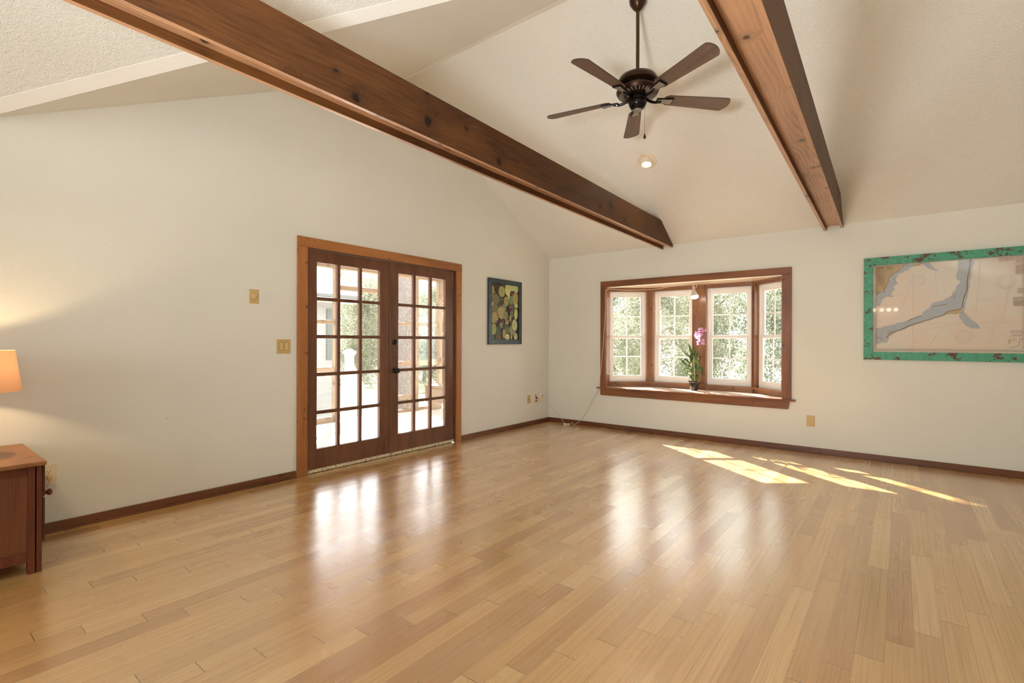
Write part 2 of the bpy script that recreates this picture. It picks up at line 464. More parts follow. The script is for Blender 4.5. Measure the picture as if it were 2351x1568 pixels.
def lines_mat(name, base, dark, axis, pitch, width, rough=.6, bump=.4):
    N = NT(name)
    tc = N.n('ShaderNodeTexCoord'); sp = N.n('ShaderNodeSeparateXYZ'); N.l(tc.outputs['Object'], sp.inputs[0])
    u = N.math('FRACT', N.math('DIVIDE', sp.outputs['XYZ'.index(axis)], pitch))
    m = N.math('LESS_THAN', u, width)
    c = N.mix(m, N.ramp(N.noise(N.coord(), 3, 3), [(.3, tuple(x * .92 for x in base)), (.7, base)]), dark)
    N.set(Base_Color=c, Roughness=rough)
    N.bump(u, bump, .01)
    return N.m
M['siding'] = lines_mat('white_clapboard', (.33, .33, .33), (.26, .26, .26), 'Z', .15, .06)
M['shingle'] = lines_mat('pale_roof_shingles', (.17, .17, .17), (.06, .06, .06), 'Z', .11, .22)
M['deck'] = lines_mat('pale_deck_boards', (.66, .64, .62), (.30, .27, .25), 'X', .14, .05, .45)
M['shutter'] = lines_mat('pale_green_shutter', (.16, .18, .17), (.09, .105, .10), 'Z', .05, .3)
N = NT('outdoor_ground')
gf = N.noise(N.coord((1, 1, 1)), .35, 5, .65)
N.set(Base_Color=N.ramp(gf, [(.38, (.30, .30, .17)), (.52, (.50, .47, .38)), (.62, (.66, .63, .58))]), Roughness=.95)
M['ground'] = N.m
M['concrete'] = plain('pale_drive', (.72, .71, .70), .8, 0, .06, 1.5)

# ------------------------------------------------------------------ ROOM SHELL
EAVE, YR, ZR = 2.436, -2.772, 3.987
sF, sN = .5595, .489
def zF(y): return EAVE - sF * y
def zN(y): return ZR + sN * (y - YR)
def yv(x): return -5.894 + 1.04 * x            # valley between the two vaults
def zT(x): return zN(yv(x))
XR = (YR + 5.894) / 1.04                        # where the valley meets the ridge
X1, Y0 = 2 * XR, -9.2                           # right wall, near wall
DY0, DY1, DZ = -3.893, -1.992, 2.045            # rough door opening in the left wall

bm = BM()
T = .14
def slab(poly):
    prism(bm, poly, (0, 0, .12))
slab([(-.14, .13, zF(.13)), (X1 + .14, .13, zF(.13)), (X1 + .14, YR, ZR), (-.14, YR, ZR)])
slab([(-.14, YR, ZR), (XR, YR, ZR), (-.14, yv(-.14), zT(-.14))])
slab([(-.14, yv(-.14), zT(-.14)), (XR, YR, ZR), (XR, Y0 - .14, ZR), (-.14, Y0 - .14, zT(-.14))])
mir = lambda p: (2 * XR - p[0], p[1], p[2])
slab([mir(p) for p in [(-.14, YR, ZR), (XR, YR, ZR), (-.14, yv(-.14), zT(-.14))]])
slab([mir(p) for p in [(-.14, yv(-.14), zT(-.14)), (XR, YR, ZR), (XR, Y0 - .14, ZR), (-.14, Y0 - .14, zT(-.14))]])
ceiling = struct('ceiling', bm, M['ceil'], 'cream stippled vaulted ceiling above the timber beams', 'ceiling')

# smooth taped strips along valley and ridge
bm = BM()
e = .004
P = []
for x in (0.0, XR - .02):
    P.append((x, yv(x), zT(x) - e)); P.append((x, yv(x) - .085 / .693, zT(x) - e))
prism(bm, [P[0], P[1], P[3], P[2]], (0, 0, .003))
struct('trim_1', bm, M['tape'], 'smooth plaster strip running diagonally along the ceiling valley', 'ceiling trim')
bm = BM()
prism(bm, [(0.02, YR, ZR - e), (XR - .05, YR, ZR - e), (XR - .16, YR - .09, zN(YR - .09) - e), (0.02, YR - .09, zN(YR - .09) - e)], (0, 0, .003))
struct('trim_2', bm, M['tape'], 'smooth plaster strip along the ceiling ridge behind the fan', 'ceiling trim')

# floor
bm = BM()
box(bm, (0, Y0, -.06), (X1, 0, 0))
struct('floor', bm, M['floor'], 'glossy honey bamboo plank floor with scratches', 'floor')

# left wall (gable) with the door opening
bm = BM()
yv0 = yv(0)
def rake(y): return zF(y) if y > YR else (zN(y) if y > yv0 else zT(0))
prism(bm, [(0, Y0, 0), (0, DY0, 0), (0, DY0, rake(DY0)), (0, yv0, rake(yv0)), (0, Y0, rake(Y0))], (-T, 0, 0))
prism(bm, [(0, DY0, DZ), (0, DY1, DZ), (0, DY1, rake(DY1)), (0, YR, ZR), (0, DY0, rake(DY0))], (-T, 0, 0))
prism(bm, [(0, DY1, 0), (0, .12, 0), (0, .12, rake(.12)), (0, DY1, rake(DY1))], (-T, 0, 0))
struct('wall_left', bm, M['wall'], 'cream gable wall with the glazed doors', 'wall')

# back wall with bay opening
BX0, BX1, BZ0, BZ1 = .945, 3.131, .565, 1.951
bm = BM()
WT = .10
box(bm, (0, 0, 0), (BX0, WT, zF(WT)))
box(bm, (BX1, 0, 0), (X1, WT, zF(WT)))
box(bm, (BX0, 0, 0), (BX1, WT, BZ0 - .03))
box(bm, (BX0, 0, BZ1), (BX1, WT, zF(WT)))
for x0, x1 in ((0, BX0), (BX0, BX1), (BX1, X1)):
    prism(bm, [(x0, 0, zF(WT)), (x0, WT, zF(WT)), (x0, 0, zF(0))], (x1 - x0, 0, 0))
struct('wall_back', bm, M['wall'], 'cream wall with the bay window', 'wall')

# right and near walls (behind the photographer's view)
bm = BM()
box(bm, (X1, Y0, 0), (X1 + T, 0, EAVE - .0))
prism(bm, [(X1, 0, EAVE), (X1, YR, ZR), (X1, yv0, zT(0)), (X1, yv0, EAVE - .05), (X1, 0, EAVE - .05)], (T, 0, 0))
struct('wall_right', bm, M['wall'], 'cream wall on the right side of the room', 'wall')
bm = BM()
prism(bm, [(0, Y0, 0), (X1, Y0, 0), (X1, Y0, zT(0)), (XR, Y0, ZR), (0, Y0, zT(0))], (0, -T, 0))
struct('wall_near', bm, M['wall'], 'cream wall behind the camera', 'wall')

# baseboards
HB = .063
bm = BM()
box(bm, (0, Y0, 0), (.014, DY0 - .09, HB)); box(bm, (0, DY1 + .083, 0), (.014, 0, HB))
box(bm, (.014, Y0, 0), (.022, DY0 - .09, .012)); box(bm, (.014, DY1 + .083, 0), (.022, 0, .012))
struct('baseboard_left', bm, M['baseY'], 'dark brown timber baseboard along the door wall', 'baseboard', bevel=.003)
bm = BM()
box(bm, (.014, -.014, 0), (X1, 0, HB)); box(bm, (.022, -.022, 0), (X1, -.014, .012))
struct('baseboard_back', bm, M['baseX'], 'dark brown timber baseboard under the bay window', 'baseboard', bevel=.003)

# ------------------------------------------------------------------ BEAMS
def beam(x0, x1, label):
    y1 = -9.18
    drift = .0205
    zb, zt = 2.39, 2.668
    t = thing('ceiling_beam', ((x0 + x1) / 2, 0, zb), label, 'beam', 'timber ceiling beams')
    def prof(xa, xb, zlo, zhi, edge=0):
        yc = -(zhi - EAVE) / sF
        bm = BM()
        prism(bm, [(xa, -.001, zlo), (xa, -.001, EAVE - .002), (xa, yc - .004, zhi - .002), (xa, y1, zhi - .002), (xa, y1, zlo)], (xb - xa, 0, 0))
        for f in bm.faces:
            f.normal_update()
            if f.normal.z < -.9: f.material_index = edge  # undersides take the pine toned as lit
        for v in bm.verts: v.co.x += drift * -v.co.y
        return bm
    bl = .026
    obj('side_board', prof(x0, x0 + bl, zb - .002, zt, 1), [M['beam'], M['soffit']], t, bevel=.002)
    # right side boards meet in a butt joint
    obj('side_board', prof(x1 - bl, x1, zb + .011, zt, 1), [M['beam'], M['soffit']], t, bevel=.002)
    obj('soffit_board', prof(x0 + bl, x1 - bl, zb + .042, zt - .02), M['soffit'], t, label='recessed board on the underside, lightened to look lit')
    bm = BM()
    yj = -2.7 if x0 < 2.5 else -3.35
    xx = x1 + drift * -yj
    box(bm, (xx - .01, yj - .0018, zb + .012), (xx + .0006, yj + .0018, zt - .004))
    obj('butt_joint', bm, M['slot'], t)
    return t
b1 = beam(1.735, 1.886, 'long dark timber ceiling beam on the left, over the glazed doors')
b2 = beam(3.52, 3.695, 'timber ceiling beam on the right, its underside toned as if lit, beyond the fan')

# ------------------------------------------------------------------ FRENCH DOORS
JF = -.012                                    # door face sits a little behind the casing
bm = BM()
cw = .095
box(bm, (0, -3.974, 0), (.021, -3.974 + cw, 2.03)); box(bm, (0, -1.914 - .083, 0), (.021, -1.914, 2.03))
struct('trim_3', bm, M['trimZ'], 'orange pine side casings of the glazed doors', 'door casing', bevel=.003)
bm = BM(); box(bm, (0, -3.974, 2.03), (.023, -1.914, 2.121))
struct('trim_4', bm, M['trimY'], 'orange pine head casing over the glazed doors', 'door casing', bevel=.003)
bm = BM()
box(bm, (-T, DY0, 0), (0, DY0 + .018, DZ)); box(bm, (-T, DY1 - .018, 0), (0, DY1, DZ)); box(bm, (-T, DY0, DZ - .018), (0, DY1, DZ))
box(bm, (-T, DY0, -.03), (-.06, DY1, .012))
struct('trim_5', bm, M['door'], 'dark timber jamb lining the glazed door opening', 'door jamb')

def french_leaf(n, y0, y1, pane0, pane1, label):
    xb, xf = JF - .042, JF
    z0, z1 = .030, 2.022
    pz0, pz1 = .213, 1.914
    bm = BM()
    box(bm, (xb, y0, z0), (xf, pane0, z1)); box(bm, (xb, pane1, z0), (xf, y1, z1))
    box(bm, (xb, pane0, z0), (xf, pane1, pz0)); box(bm, (xb, pane0, pz1), (xf, pane1, z1))
    mw = .031
    pw = (pane1 - pane0 - 2 * mw) / 3
    ph = (pz1 - pz0 - 4 * mw) / 5
    d = struct('door_%d' % n, bm, M['door'], label, 'glazed door', loc=(xf, y0, 0), bevel=.003)
    bm = BM()
    for i in (1, 2):
        ya = pane0 + i * pw + (i - 1) * mw
        box(bm, (xb + .004, ya, pz0), (xf - .004, ya + mw, pz1))
        box(bm, (xf - .004, ya + .009, pz0), (xf, ya + mw - .009, pz1))
    for j in range(1, 5):
        za = pz0 + j * ph + (j - 1) * mw
        box(bm, (xb + .006, pane0, za), (xf - .006, pane1, za + mw))
        box(bm, (xf - .006, pane0, za + .009), (xf - .001, pane1, za + mw - .009))
    obj('muntin_grid', bm, M['door'], d, bevel=.002)
    bm = BM()
    box(bm, (xb + .018, pane0 - .004, pz0 - .004), (xb + .022, pane1 + .004, pz1 + .004))
    obj('glass', bm, M['doorglass'], d)
    bm = BM()
    box(bm, (xb + .01, y0 + .004, .006), (xf + .008, y1 - .004, .034))
    obj('weather_strip', bm, M['worn'], d, label='worn cream strip at the foot of the door')
    hy = y0 if n == 1 else y1
    for hz in (.25, 1.07, 1.80):
        bm = BM()
        lathe(bm, [(0, 0), (.006, 0), (.006, .09), (0, .09)], (xf + .004, hy + (.004 if n == 2 else -.004), hz - .045), 10)
        obj('hinge', bm, M['brass'] if n == 1 else M['black_iron'], d)
    return d
d1 = french_leaf(1, -3.873, -2.949, -3.772, -3.078, 'left leaf of the dark brown glazed double doors, without a knob')
d2 = french_leaf(2, -2.943, -2.012, -2.842, -2.150, 'right leaf of the dark brown glazed double doors, with black knob')
# astragal on the left leaf
bm = BM(); box(bm, (JF, -2.962, .03), (JF + .006, -2.944, 2.02)); obj('astragal', bm, M['door'], d1, bevel=.002)
MX = axisM((1, 0, 0))
bm = BM()
lathe(bm, [(0, 0), (.031, 0), (.031, .006), (.026, .010), (.010, .012), (.010, .034), (.020, .038), (.028, .048), (.028, .058), (.020, .066), (0, .068)], (JF, -2.892, .889), 24, MX)
obj('knob', bm, M['black_iron'], d2, smooth=True, label='black round door knob')
bm = BM()
lathe(bm, [(0, 0), (.029, 0), (.029, .008), (.022, .014), (0, .016)], (JF, -2.892, 1.186), 24, MX)
box(bm, (JF + .014, -2.896, 1.172), (JF + .030, -2.888, 1.200))
obj('deadbolt', bm, M['black_iron'], d2, smooth=False, label='black deadbolt thumb turn')

# ------------------------------------------------------------------ BAY WINDOW
bm = BM()
box(bm, (.871, -.021, .556), (BX0, 0, BZ1)); box(bm, (BX1, -.021, .556), (3.222, 0, BZ1))
struct('trim_6', bm, M['trimZd'], 'orange pine side casings of the bay window', 'window casing', bevel=.003)
bm = BM(); box(bm, (.871, -.023, BZ1), (3.222, 0, 2.033))
struct('trim_7', bm, M['trimX'], 'orange pine head casing over the bay window', 'window casing', bevel=.003)
bm = BM()
box(bm, (.822, -.040, .545), (3.262, 0, .566))
prism(bm, [(.871, 0, .462), (.885, 0, .455), (3.190, 0, .455), (3.208, 0, .545), (.871, 0, .545)], (0, -.02, 0))
struct('trim_8', bm, M['trimX'], 'orange pine stool and apron below the bay window', 'window sill', bevel=.003)

bm = BM()
box(bm, (BX0, .0005, .571), (BX0 + .008, .104, 1.951)); box(bm, (BX1 - .008, .0005, .571), (BX1, .104, 1.951))
struct('trim_13', bm, M['bayZ'], 'pine jamb boards lining the sides of the bay window opening', 'window jamb')
A = Vector((BX0, .0, 0)); Bp = Vector((BX0, .10, 0)); Cc = Vector((1.400, .455, 0))
Dd = Vector((2.726, .455, 0)); Ee = Vector((BX1, .10, 0))
# seat board and soffit
seat_poly = [(BX0, -.003), (BX0, .10), (1.400 - .03, .52), (2.726 + .03, .52), (BX1, .10), (BX1, -.003)]
bm = BM(); prism(bm, [(x, y, .540) for x, y in seat_poly], (0, 0, .030))
struct('trim_9', bm, M['seat'], 'varnished pine seat board inside the bay window', 'window seat')
bm = BM(); prism(bm, [(x, y, 1.952) for x, y in [(BX0, .003), (BX0, .10), (1.37, .56), (2.756, .56), (BX1, .10), (BX1, .003)]], (0, 0, .03))
struct('trim_10', bm, M['seat'], 'pine soffit inside the bay window head', 'window soffit')

class Seg:
    """local frame of one bay wall: s along, d outward, z up"""
    def __init__(s, p, q):
        s.p = p; s.t = (q - p).normalized(); s.L = (q - p).length
        s.o = Vector((-s.t.y, s.t.x, 0))
        s.M = Matrix(((s.t.x, s.o.x, 0, p.x), (s.t.y, s.o.y, 0, p.y), (0, 0, 1, 0), (0, 0, 0, 1)))
    def box(s, bm, a, b, mi=0): box(bm, a, b, mi, s.M)
segs = {'left': Seg(Bp, Cc), 'mid': Seg(Cc, Dd), 'right': Seg(Dd, Ee)}
FZ0, FZ1 = .652, 1.902
wins = [('left', .004, .530), ('mid', .040, .585), ('mid', .760, 1.312), ('right', .045, .505)]
# pine lining boards of the bay, posts and mullions
bm = BM(); bmh = BM()
for k, S in segs.items():
    holes = [(a, b) for kk, a, b in wins if kk == k]
    dep = .10
    edges = [0] + [x for h in holes for x in h] + [S.L]
    for i in range(0, len(edges), 2):
        S.box(bm, (edges[i], 0, .57), (edges[i + 1], dep, 1.952))
        # quarter bead beside each frame
    for a, b in holes:
        S.box(bmh, (a, 0, 1.925), (b, dep, 1.952))
        S.box(bmh, (a, .012, FZ1), (b, dep, 1.925))
        S.box(bmh, (a, 0, .57), (b, dep, FZ0 - .012))
        for q, w in ((a, .012), (b, -.012)):
            S.box(bm, (q - abs(w) if w > 0 else q, -.008, FZ0), (q if w > 0 else q - w, 0, 1.93))
    S.box(bmh, (0.004, -.020, FZ0 - .030), (S.L - .004, .0, FZ0 - .012))
struct('trim_11', bm, M['bayZ'], 'brown pine posts and mullions between the bay window sashes', 'window mullion')
struct('trim_12', bmh, M['bayX'], 'brown pine rails above and below the bay window sashes', 'window rail')

def sash_window(n, key, s0, s1, label):
    S = segs[key]
    d0 = .050
    fw = .030
    bm = BM()
    S.box(bm, (s0, d0, FZ0 - .012), (s0 + fw, d0 + .05, FZ1)); S.box(bm, (s1 - fw, d0, FZ0 - .012), (s1, d0 + .05, FZ1))
    S.box(bm, (s0 + fw, d0, FZ1 - fw), (s1 - fw, d0 + .05, FZ1)); S.box(bm, (s0 + fw, d0, FZ0 - .012), (s1 - fw, d0 + .05, FZ0 + .020))
    base = S.M @ Vector(((s0 + s1) / 2, d0, FZ0 - .012))
    w = struct('window_%d' % n, bm, M['vinyl'], label, 'window', loc=base, bevel=.003)
    zm = 1.262
    for nm, za, zb, dd, rl in (('upper_sash', zm - .018, FZ1 - fw, d0 + .024, (.034, .046)), ('lower_sash', FZ0 + .020, zm + .026, d0 + .004, (.052, .038))):
        bm = BM()
        a, b = s0 + fw, s1 - fw
        st = .040
        S.box(bm, (a, dd, za), (a + st, dd + .020, zb)); S.box(bm, (b - st, dd, za), (b, dd + .020, zb))
        S.box(bm, (a + st, dd, za), (b - st, dd + .020, za + rl[0])); S.box(bm, (a + st, dd, zb - rl[1]), (b - st, dd + .020, zb))
        o = obj(nm, bm, M['vinyl_in'], w, bevel=.003)
        ga, gb, gza, gzb = a + st, b - st, za + rl[0], zb - rl[1]
        bm = BM(); S.box(bm, (ga - .003, dd + .008, gza - .003), (gb + .003, dd + .011, gzb + .003))
        obj('glass', bm, M['glass'], o)
        bm = BM()
        mu = .008
        S.box(bm, ((ga + gb) / 2 - mu, dd + .012, gza), ((ga + gb) / 2 + mu, dd + .018, gzb))
        S.box(bm, (ga, dd + .0125, (gza + gzb) / 2 - mu), (gb, dd + .0175, (gza + gzb) / 2 + mu))
        obj('grille', bm, M['vinyl'], o)
    return w
sash_window(1, *wins[0], 'angled left-hand double-hung white window of the bay')
sash_window(2, *wins[1], 'left of the two flat centre windows of the bay, left of the orchid')
sash_window(3, *wins[2], 'right of the two flat centre windows of the bay, right of the orchid')
sash_window(4, *wins[3], 'angled right-hand double-hung white window of the bay, half hidden')
# outside skin and roof of the bay
bm = BM()
prism(bm, [(BX0 - .05, .10, 1.99), (1.34, .62, 1.99), (2.79, .62, 1.99), (BX1 + .05, .10, 1.99)], (0, 0, .05))
prism(bm, [(BX0 - .05, .10, .36), (1.34, .62, .36), (2.79, .62, .36), (BX1 + .05, .10, .36)], (0, 0, .17))
struct('wall_bay', bm, M['siding'], 'white outside skin above and below the bay window', 'bay')

# ------------------------------------------------------------------ WALL PLATES
def rounded_plate(bm, c, w, h, t, ax):
    """thin plate centred at c on wall; ax 'x' = faces +x (left wall), 'y' = faces -y (back wall)"""
    if ax == 'x':
        box(bm, (0, c[1] - w / 2, c[2] - h / 2), (t * .6, c[1] + w / 2, c[2] + h / 2))
        box(bm, (t * .6, c[1] - w / 2 + .004, c[2] - h / 2 + .004), (t, c[1] + w / 2 - .004, c[2] + h / 2 - .004))
    else:
        box(bm, (c[0] - w / 2, -t * .6, c[2] - h / 2), (c[0] + w / 2, 0, c[2] + h / 2))
        box(bm, (c[0] - w / 2 + .004, -t, c[2] - h / 2 + .004), (c[0] + w / 2 - .004, -t * .6, c[2] + h / 2 - .004))

c = (0, -4.338, 1.560)
t = thing('dimmer_switch', c, 'almond wall plate with a round dimmer knob, left of the glazed doors', 'dimmer switch')
bm = BM(); rounded_plate(bm, c, .076, .118, .006, 'x'); obj('plate', bm, M['almond'], t, bevel=.001)
bm = BM(); lathe(bm, [(0, 0), (.0235, 0), (.022, .014), (.018, .017), (0, .017)], (.006, c[1], c[2]), 28, MX); obj('knob', bm, M['almond2'], t, smooth=True)
DIM = (t, c)

c = (0, -4.090, 1.150)
t = thing('double_rocker_switch', c, 'almond double rocker switch plate beside the glazed door casing', 'light switch')
bm = BM(); rounded_plate(bm, c, .122, .122, .006, 'x'); obj('plate', bm, M['almond'], t, bevel=.001)
for dy in (-.023, .023):
    bm = BM()
    prism(bm, [(.005, c[1] + dy - .0165, c[2] - .033), (.0105, c[1] + dy - .0165, c[2] - .033), (.007, c[1] + dy - .0165, c[2] + .006), (.0075, c[1] + dy - .0165, c[2] + .033), (.005, c[1] + dy - .0165, c[2] + .033)], (0, .033, 0))
    obj('rocker', bm, M['almond2'], t)
for dy in (-.023, .023):
    bm = BM(); box(bm, (.005, c[1] + dy - .019, c[2] - .0355), (.0062, c[1] + dy + .019, c[2] + .0355))
    obj('rocker_gap', bm, M['slot'], t)
DBL = (t, c)

def duplex(t, c, ax, mat):
    for dz in (.0195, -.0195):
        z = c[2] + dz
        bi, bs = BM(), BM()
        if ax == 'x':
            lathe(bi, [(0, 0), (.0165, 0), (.0165, .002), (0, .002)], (.006, c[1], z), 20, MX)
            for dy in (-.0065, .0065): box(bs, (.008, c[1] + dy - .0012, z), (.0085, c[1] + dy + .0012, z + .009))
            lathe(bs, [(0, 0), (.0028, 0), (.0028, .0006), (0, .0006)], (.008, c[1], z - .007), 10, MX)
        else:
            MY = axisM((0, -1, 0))
            lathe(bi, [(0, 0), (.0165, 0), (.0165, .002), (0, .002)], (c[0], -.006, z), 20, MY)
            for dx in (-.0065, .0065): box(bs, (c[0] + dx - .0012, -.0085, z), (c[0] + dx + .0012, -.008, z + .009))
            lathe(bs, [(0, 0), (.0028, 0), (.0028, .0006), (0, .0006)], (c[0], -.008, z - .007), 10, MY)
        q = obj('receptacle', bi, mat, t)
        obj('slot_face', bs, M['slot'], q)
def screws(t, c, offs):
    for dy, dz in offs:
        bm = BM(); lathe(bm, [(0, 0), (.003, 0), (.003, .0012), (0, .0012)], (.0058, c[1] + dy, c[2] + dz), 10, MX)
        obj('screw', bm, M['slot'], t)

screws(*DIM, [(0, -.030), (0, .030)])
screws(*DBL, [(a, b) for a in (-.023, .023) for b in (-.048, .048)])
c = (3.406, 0, .346)
t = thing('wall_outlet', c, 'almond duplex outlet on the back wall right of the bay window', 'outlet', 'wall outlets')
bm = BM(); rounded_plate(bm, c, .078, .117, .006, 'y'); obj('plate', bm, M['almond'], t, bevel=.001)
duplex(t, c, 'y', M['almond2'])

c = (0, -5.583, .360)
t = thing('wall_outlet', c, 'almond outlet half hidden behind the red nightstand, lamp plug below', 'outlet', 'wall outlets')
bm = BM(); rounded_plate(bm, c, .076, .135, .006, 'x'); obj('plate', bm, M['ivory'], t, bevel=.001)
duplex(t, c, 'x', M['ivory'])

c = (0, -.513, .375)
t = thing('jack_socket_plate', c, 'small almond jack plate, leftmost of the fittings by the corner', 'wall plate')
bm = BM(); rounded_plate(bm, c, .072, .118, .006, 'x'); obj('plate', bm, M['almond'], t, bevel=.001)
bm = BM(); lathe(bm, [(0, 0), (.0055, 0), (.0045, .006), (0, .006)], (.006, c[1], c[2] - .004), 12, MX); obj('jack', bm, M['slot'], t)
screws(t, c, [(0, -.045), (0, .045)])

c = (0, -.352, .382)
t = thing('phone_jack', c, 'open cream jack with dark sockets, middle of the fittings by the corner', 'wall jack')
bm = BM(); box(bm, (0, c[1] - .034, c[2] - .06), (.022, c[1] + .034, c[2] + .06)); obj('body', bm, M['ivory'], t, bevel=.003)
bm = BM()
box(bm, (.020, c[1] - .030, c[2] + .000), (.0235, c[1] - .016, c[2] + .050))
box(bm, (.020, c[1] - .022, c[2] - .016), (.0242, c[1] + .018, c[2] + .010))
box(bm, (.020, c[1] - .026, c[2] - .054), (.0235, c[1] - .004, c[2] - .028)); box(bm, (.020, c[1] + .006, c[2] - .050), (.0235, c[1] + .022, c[2] - .032))
obj('sockets', bm, M['blackp'], t)

c = (0, -.232, .372)
t = thing('plug_outlet', c, 'white outlet nearest the corner with the lamp cord plugged in', 'outlet')
bm = BM(); rounded_plate(bm, c, .070, .112, .006, 'x'); obj('plate', bm, M['ivory'], t, bevel=.001)
bm = BM(); lathe(bm, [(0, 0), (.030, 0), (.028, .026), (.020, .032), (0, .032)], (.006, c[1] + .004, c[2] + .026), 20, MX); obj('adapter', bm, M['whitep'], t, smooth=True)
bm = BM(); box(bm, (.0375, c[1] - .014, c[2] + .028), (.0392, c[1] + .012, c[2] + .040)); obj('adapter_slot', bm, M['blackp'], t)

# ------------------------------------------------------------------ CORDS
def cord(name, pts, r, label, cat='cord', k=8):
    bm = BM(); tube(bm, spline(pts, k), r, 7)
    t = thing(name, pts[-1], label, cat)
    o = obj('cable', bm, M['cord'], t, smooth=True)
    return t
FZ = .006
t = cord('extension_cord', [(.036, -.219, .350), (.10, -.18, .285), (.20, -.13, .175), (.30, -.11, .07), (.340, -.125, .022), (.362, -.140, .013)], .003,
         'thin white cord slanting from the corner outlet down to the floor')
bm = BM(); box(bm, (.0065, -.232, .332), (.038, -.206, .364)); obj('plug', bm, M['whitep'], t, bevel=.004)
bm = BM(); box(bm, (.355, -.158, .001), (.402, -.124, .022), M=None); obj('socket_end', bm, M['whitep'], t, bevel=.004)
pts = [(2.064, .235, 1.944), (1.93, .165, 1.944), (1.70, .32, 1.938), (1.494, .425, 1.928), (1.30, .36, 1.925), (1.16, .225, 1.918), (1.075, .165, 1.925), (.990, .06, 1.930), (.962, -.028, 1.900),
       (.957, -.032, 1.70), (.935, -.031, 1.34), (.905, -.036, .95), (.885, -.046, .72), (.872, -.050, .59), (.815, -.040, .459), (.725, -.038, .32), (.655, -.036, .19), (.58, -.036, .085), (.51, -.050, .022), (.47, -.075, FZ), (.446, -.058, .03), (.425, -.10, FZ), (.412, -.112, .012)]
t = cord('pendant_cord', pts, .0030, 'long white cord looping from the bay window bulb down the casing to the floor')
bm = BM(); box(bm, (.4045, -.128, .002), (.432, -.100, .020)); obj('plug', bm, M['whitep'], t, bevel=.003)

# grow bulb hanging from a hook
hb = Vector((2.060, .25, 1.951))
t = thing('hanging_bulb', hb, 'lit white bulb hanging from a hook at the head of the bay window', 'light bulb')
bm = BM()
ring = [hb + Vector((.026 + .022 * math.cos(a), 0, -.030 + .022 * math.sin(a))) for a in [2.2 - i * .42 for i in range(13)]]
tube(bm, [hb + Vector((0, 0, .0))] + ring, .0028, 8); obj('hook', bm, M['whitep'], t, smooth=True)
ax = Vector((.13, -.02, -1)).normalized()
Mb = axisM(ax)
p0 = hb + Vector((.002, 0, -.022))
bm = BM(); lathe(bm, [(0, 0), (.012, 0), (.015, .02), (.018, .03), (.018, .064), (.020, .068), (.020, .074), (.029, .098), (.041, .122), (.046, .138)], p0, 24, Mb); obj('neck', bm, M['lednect'], t, smooth=True)
bm = BM(); lathe(bm, [(.046, .138), (.047, .148), (.042, .166), (.026, .176), (0, .180)], p0, 24, Mb); obj('lens', bm, M['led'], t, smooth=True, label='glowing white lens')

# ------------------------------------------------------------------ ORCHID
pc = Vector((2.062, .300, .5705))
t = thing('potted_orchid', pc, 'tall pink orchid in a small black pot on the bay window seat', 'potted plant')
bm = BM()
def rsq(r, z, n=8): return (r, z)
lathe(bm, [(0, 0), (.046, 0), (.048, .004), (.062, .100), (.074, .114), (.076, .124), (.069, .124), (.064, .112), (0, .106)], pc, 8, Matrix.Rotation(PI / 8, 4, 'Z'))
obj('pot', bm, M['pot'], t, bevel=.002)
bm = BM(); lathe(bm, [(.060, .104), (.03, .115), (0, .117)], pc, 16); obj('bark_mix', bm, M['soil'], t)
RIGHT = Vector((.788, .616, 0)); BACK = Vector((-.616, .788, 0))   # a spread roughly across the view
def op(a, h, b=0): return pc + RIGHT * a + BACK * b + Vector((0, 0, h))
# canes
for i, (a0, a1, h1, b1c, lean) in enumerate([(-.02, -.055, .40, .01, 0), (.0, -.02, .46, -.015, 0), (.015, .025, .36, .01, 0), (-.01, -.10, .34, -.02, 0)]):
    bm = BM()
    tube(bm, spline([op(a0, .105, b1c), op(a0 + (a1 - a0) * .25, .105 + (h1 - .105) * .4, b1c), op(a1, h1, b1c)], 6), [.0075 - .0045 * j / 12 for j in range(13)], 8)
    obj('cane', bm, M['cane'] if i < 3 else M['stem'], t, smooth=True)
def leaf(path, w, name='leaf', mat='orchleaf', twist=0):
    """curved blade with a folded midrib"""
    P = spline(path, 6)
    n = len(P)
    bm = BM(); L = []
    side0 = (RIGHT.cross(P[-1] - P[0])).normalized() if abs(RIGHT.cross(P[-1] - P[0]).length) > 1e-4 else BACK
    for i, p in enumerate(P):
        tt = (P[min(i + 1, n - 1)] - P[max(i - 1, 0)]).normalized()
        s = (Matrix.Rotation(twist, 3, tt) @ (side0 - tt * side0.dot(tt))).normalized()
        nn = tt.cross(s)
        ww = w * math.sin(PI * min(.999, (i / (n - 1)) ** .8 * .93 + .07)) + .001
        L.append([bm.verts.new(p + s * ww + nn * ww * .25), bm.verts.new(p), bm.verts.new(p - s * ww + nn * ww * .25)])
    for a, b in zip(L, L[1:]):
        bm.faces.new((a[0], a[1], b[1], b[0])); bm.faces.new((a[1], a[2], b[2], b[1]))
    bmesh.ops.solidify(bm, geom=bm.faces[:], thickness=.0012)
    obj(name, bm, M[mat], t, smooth=True)
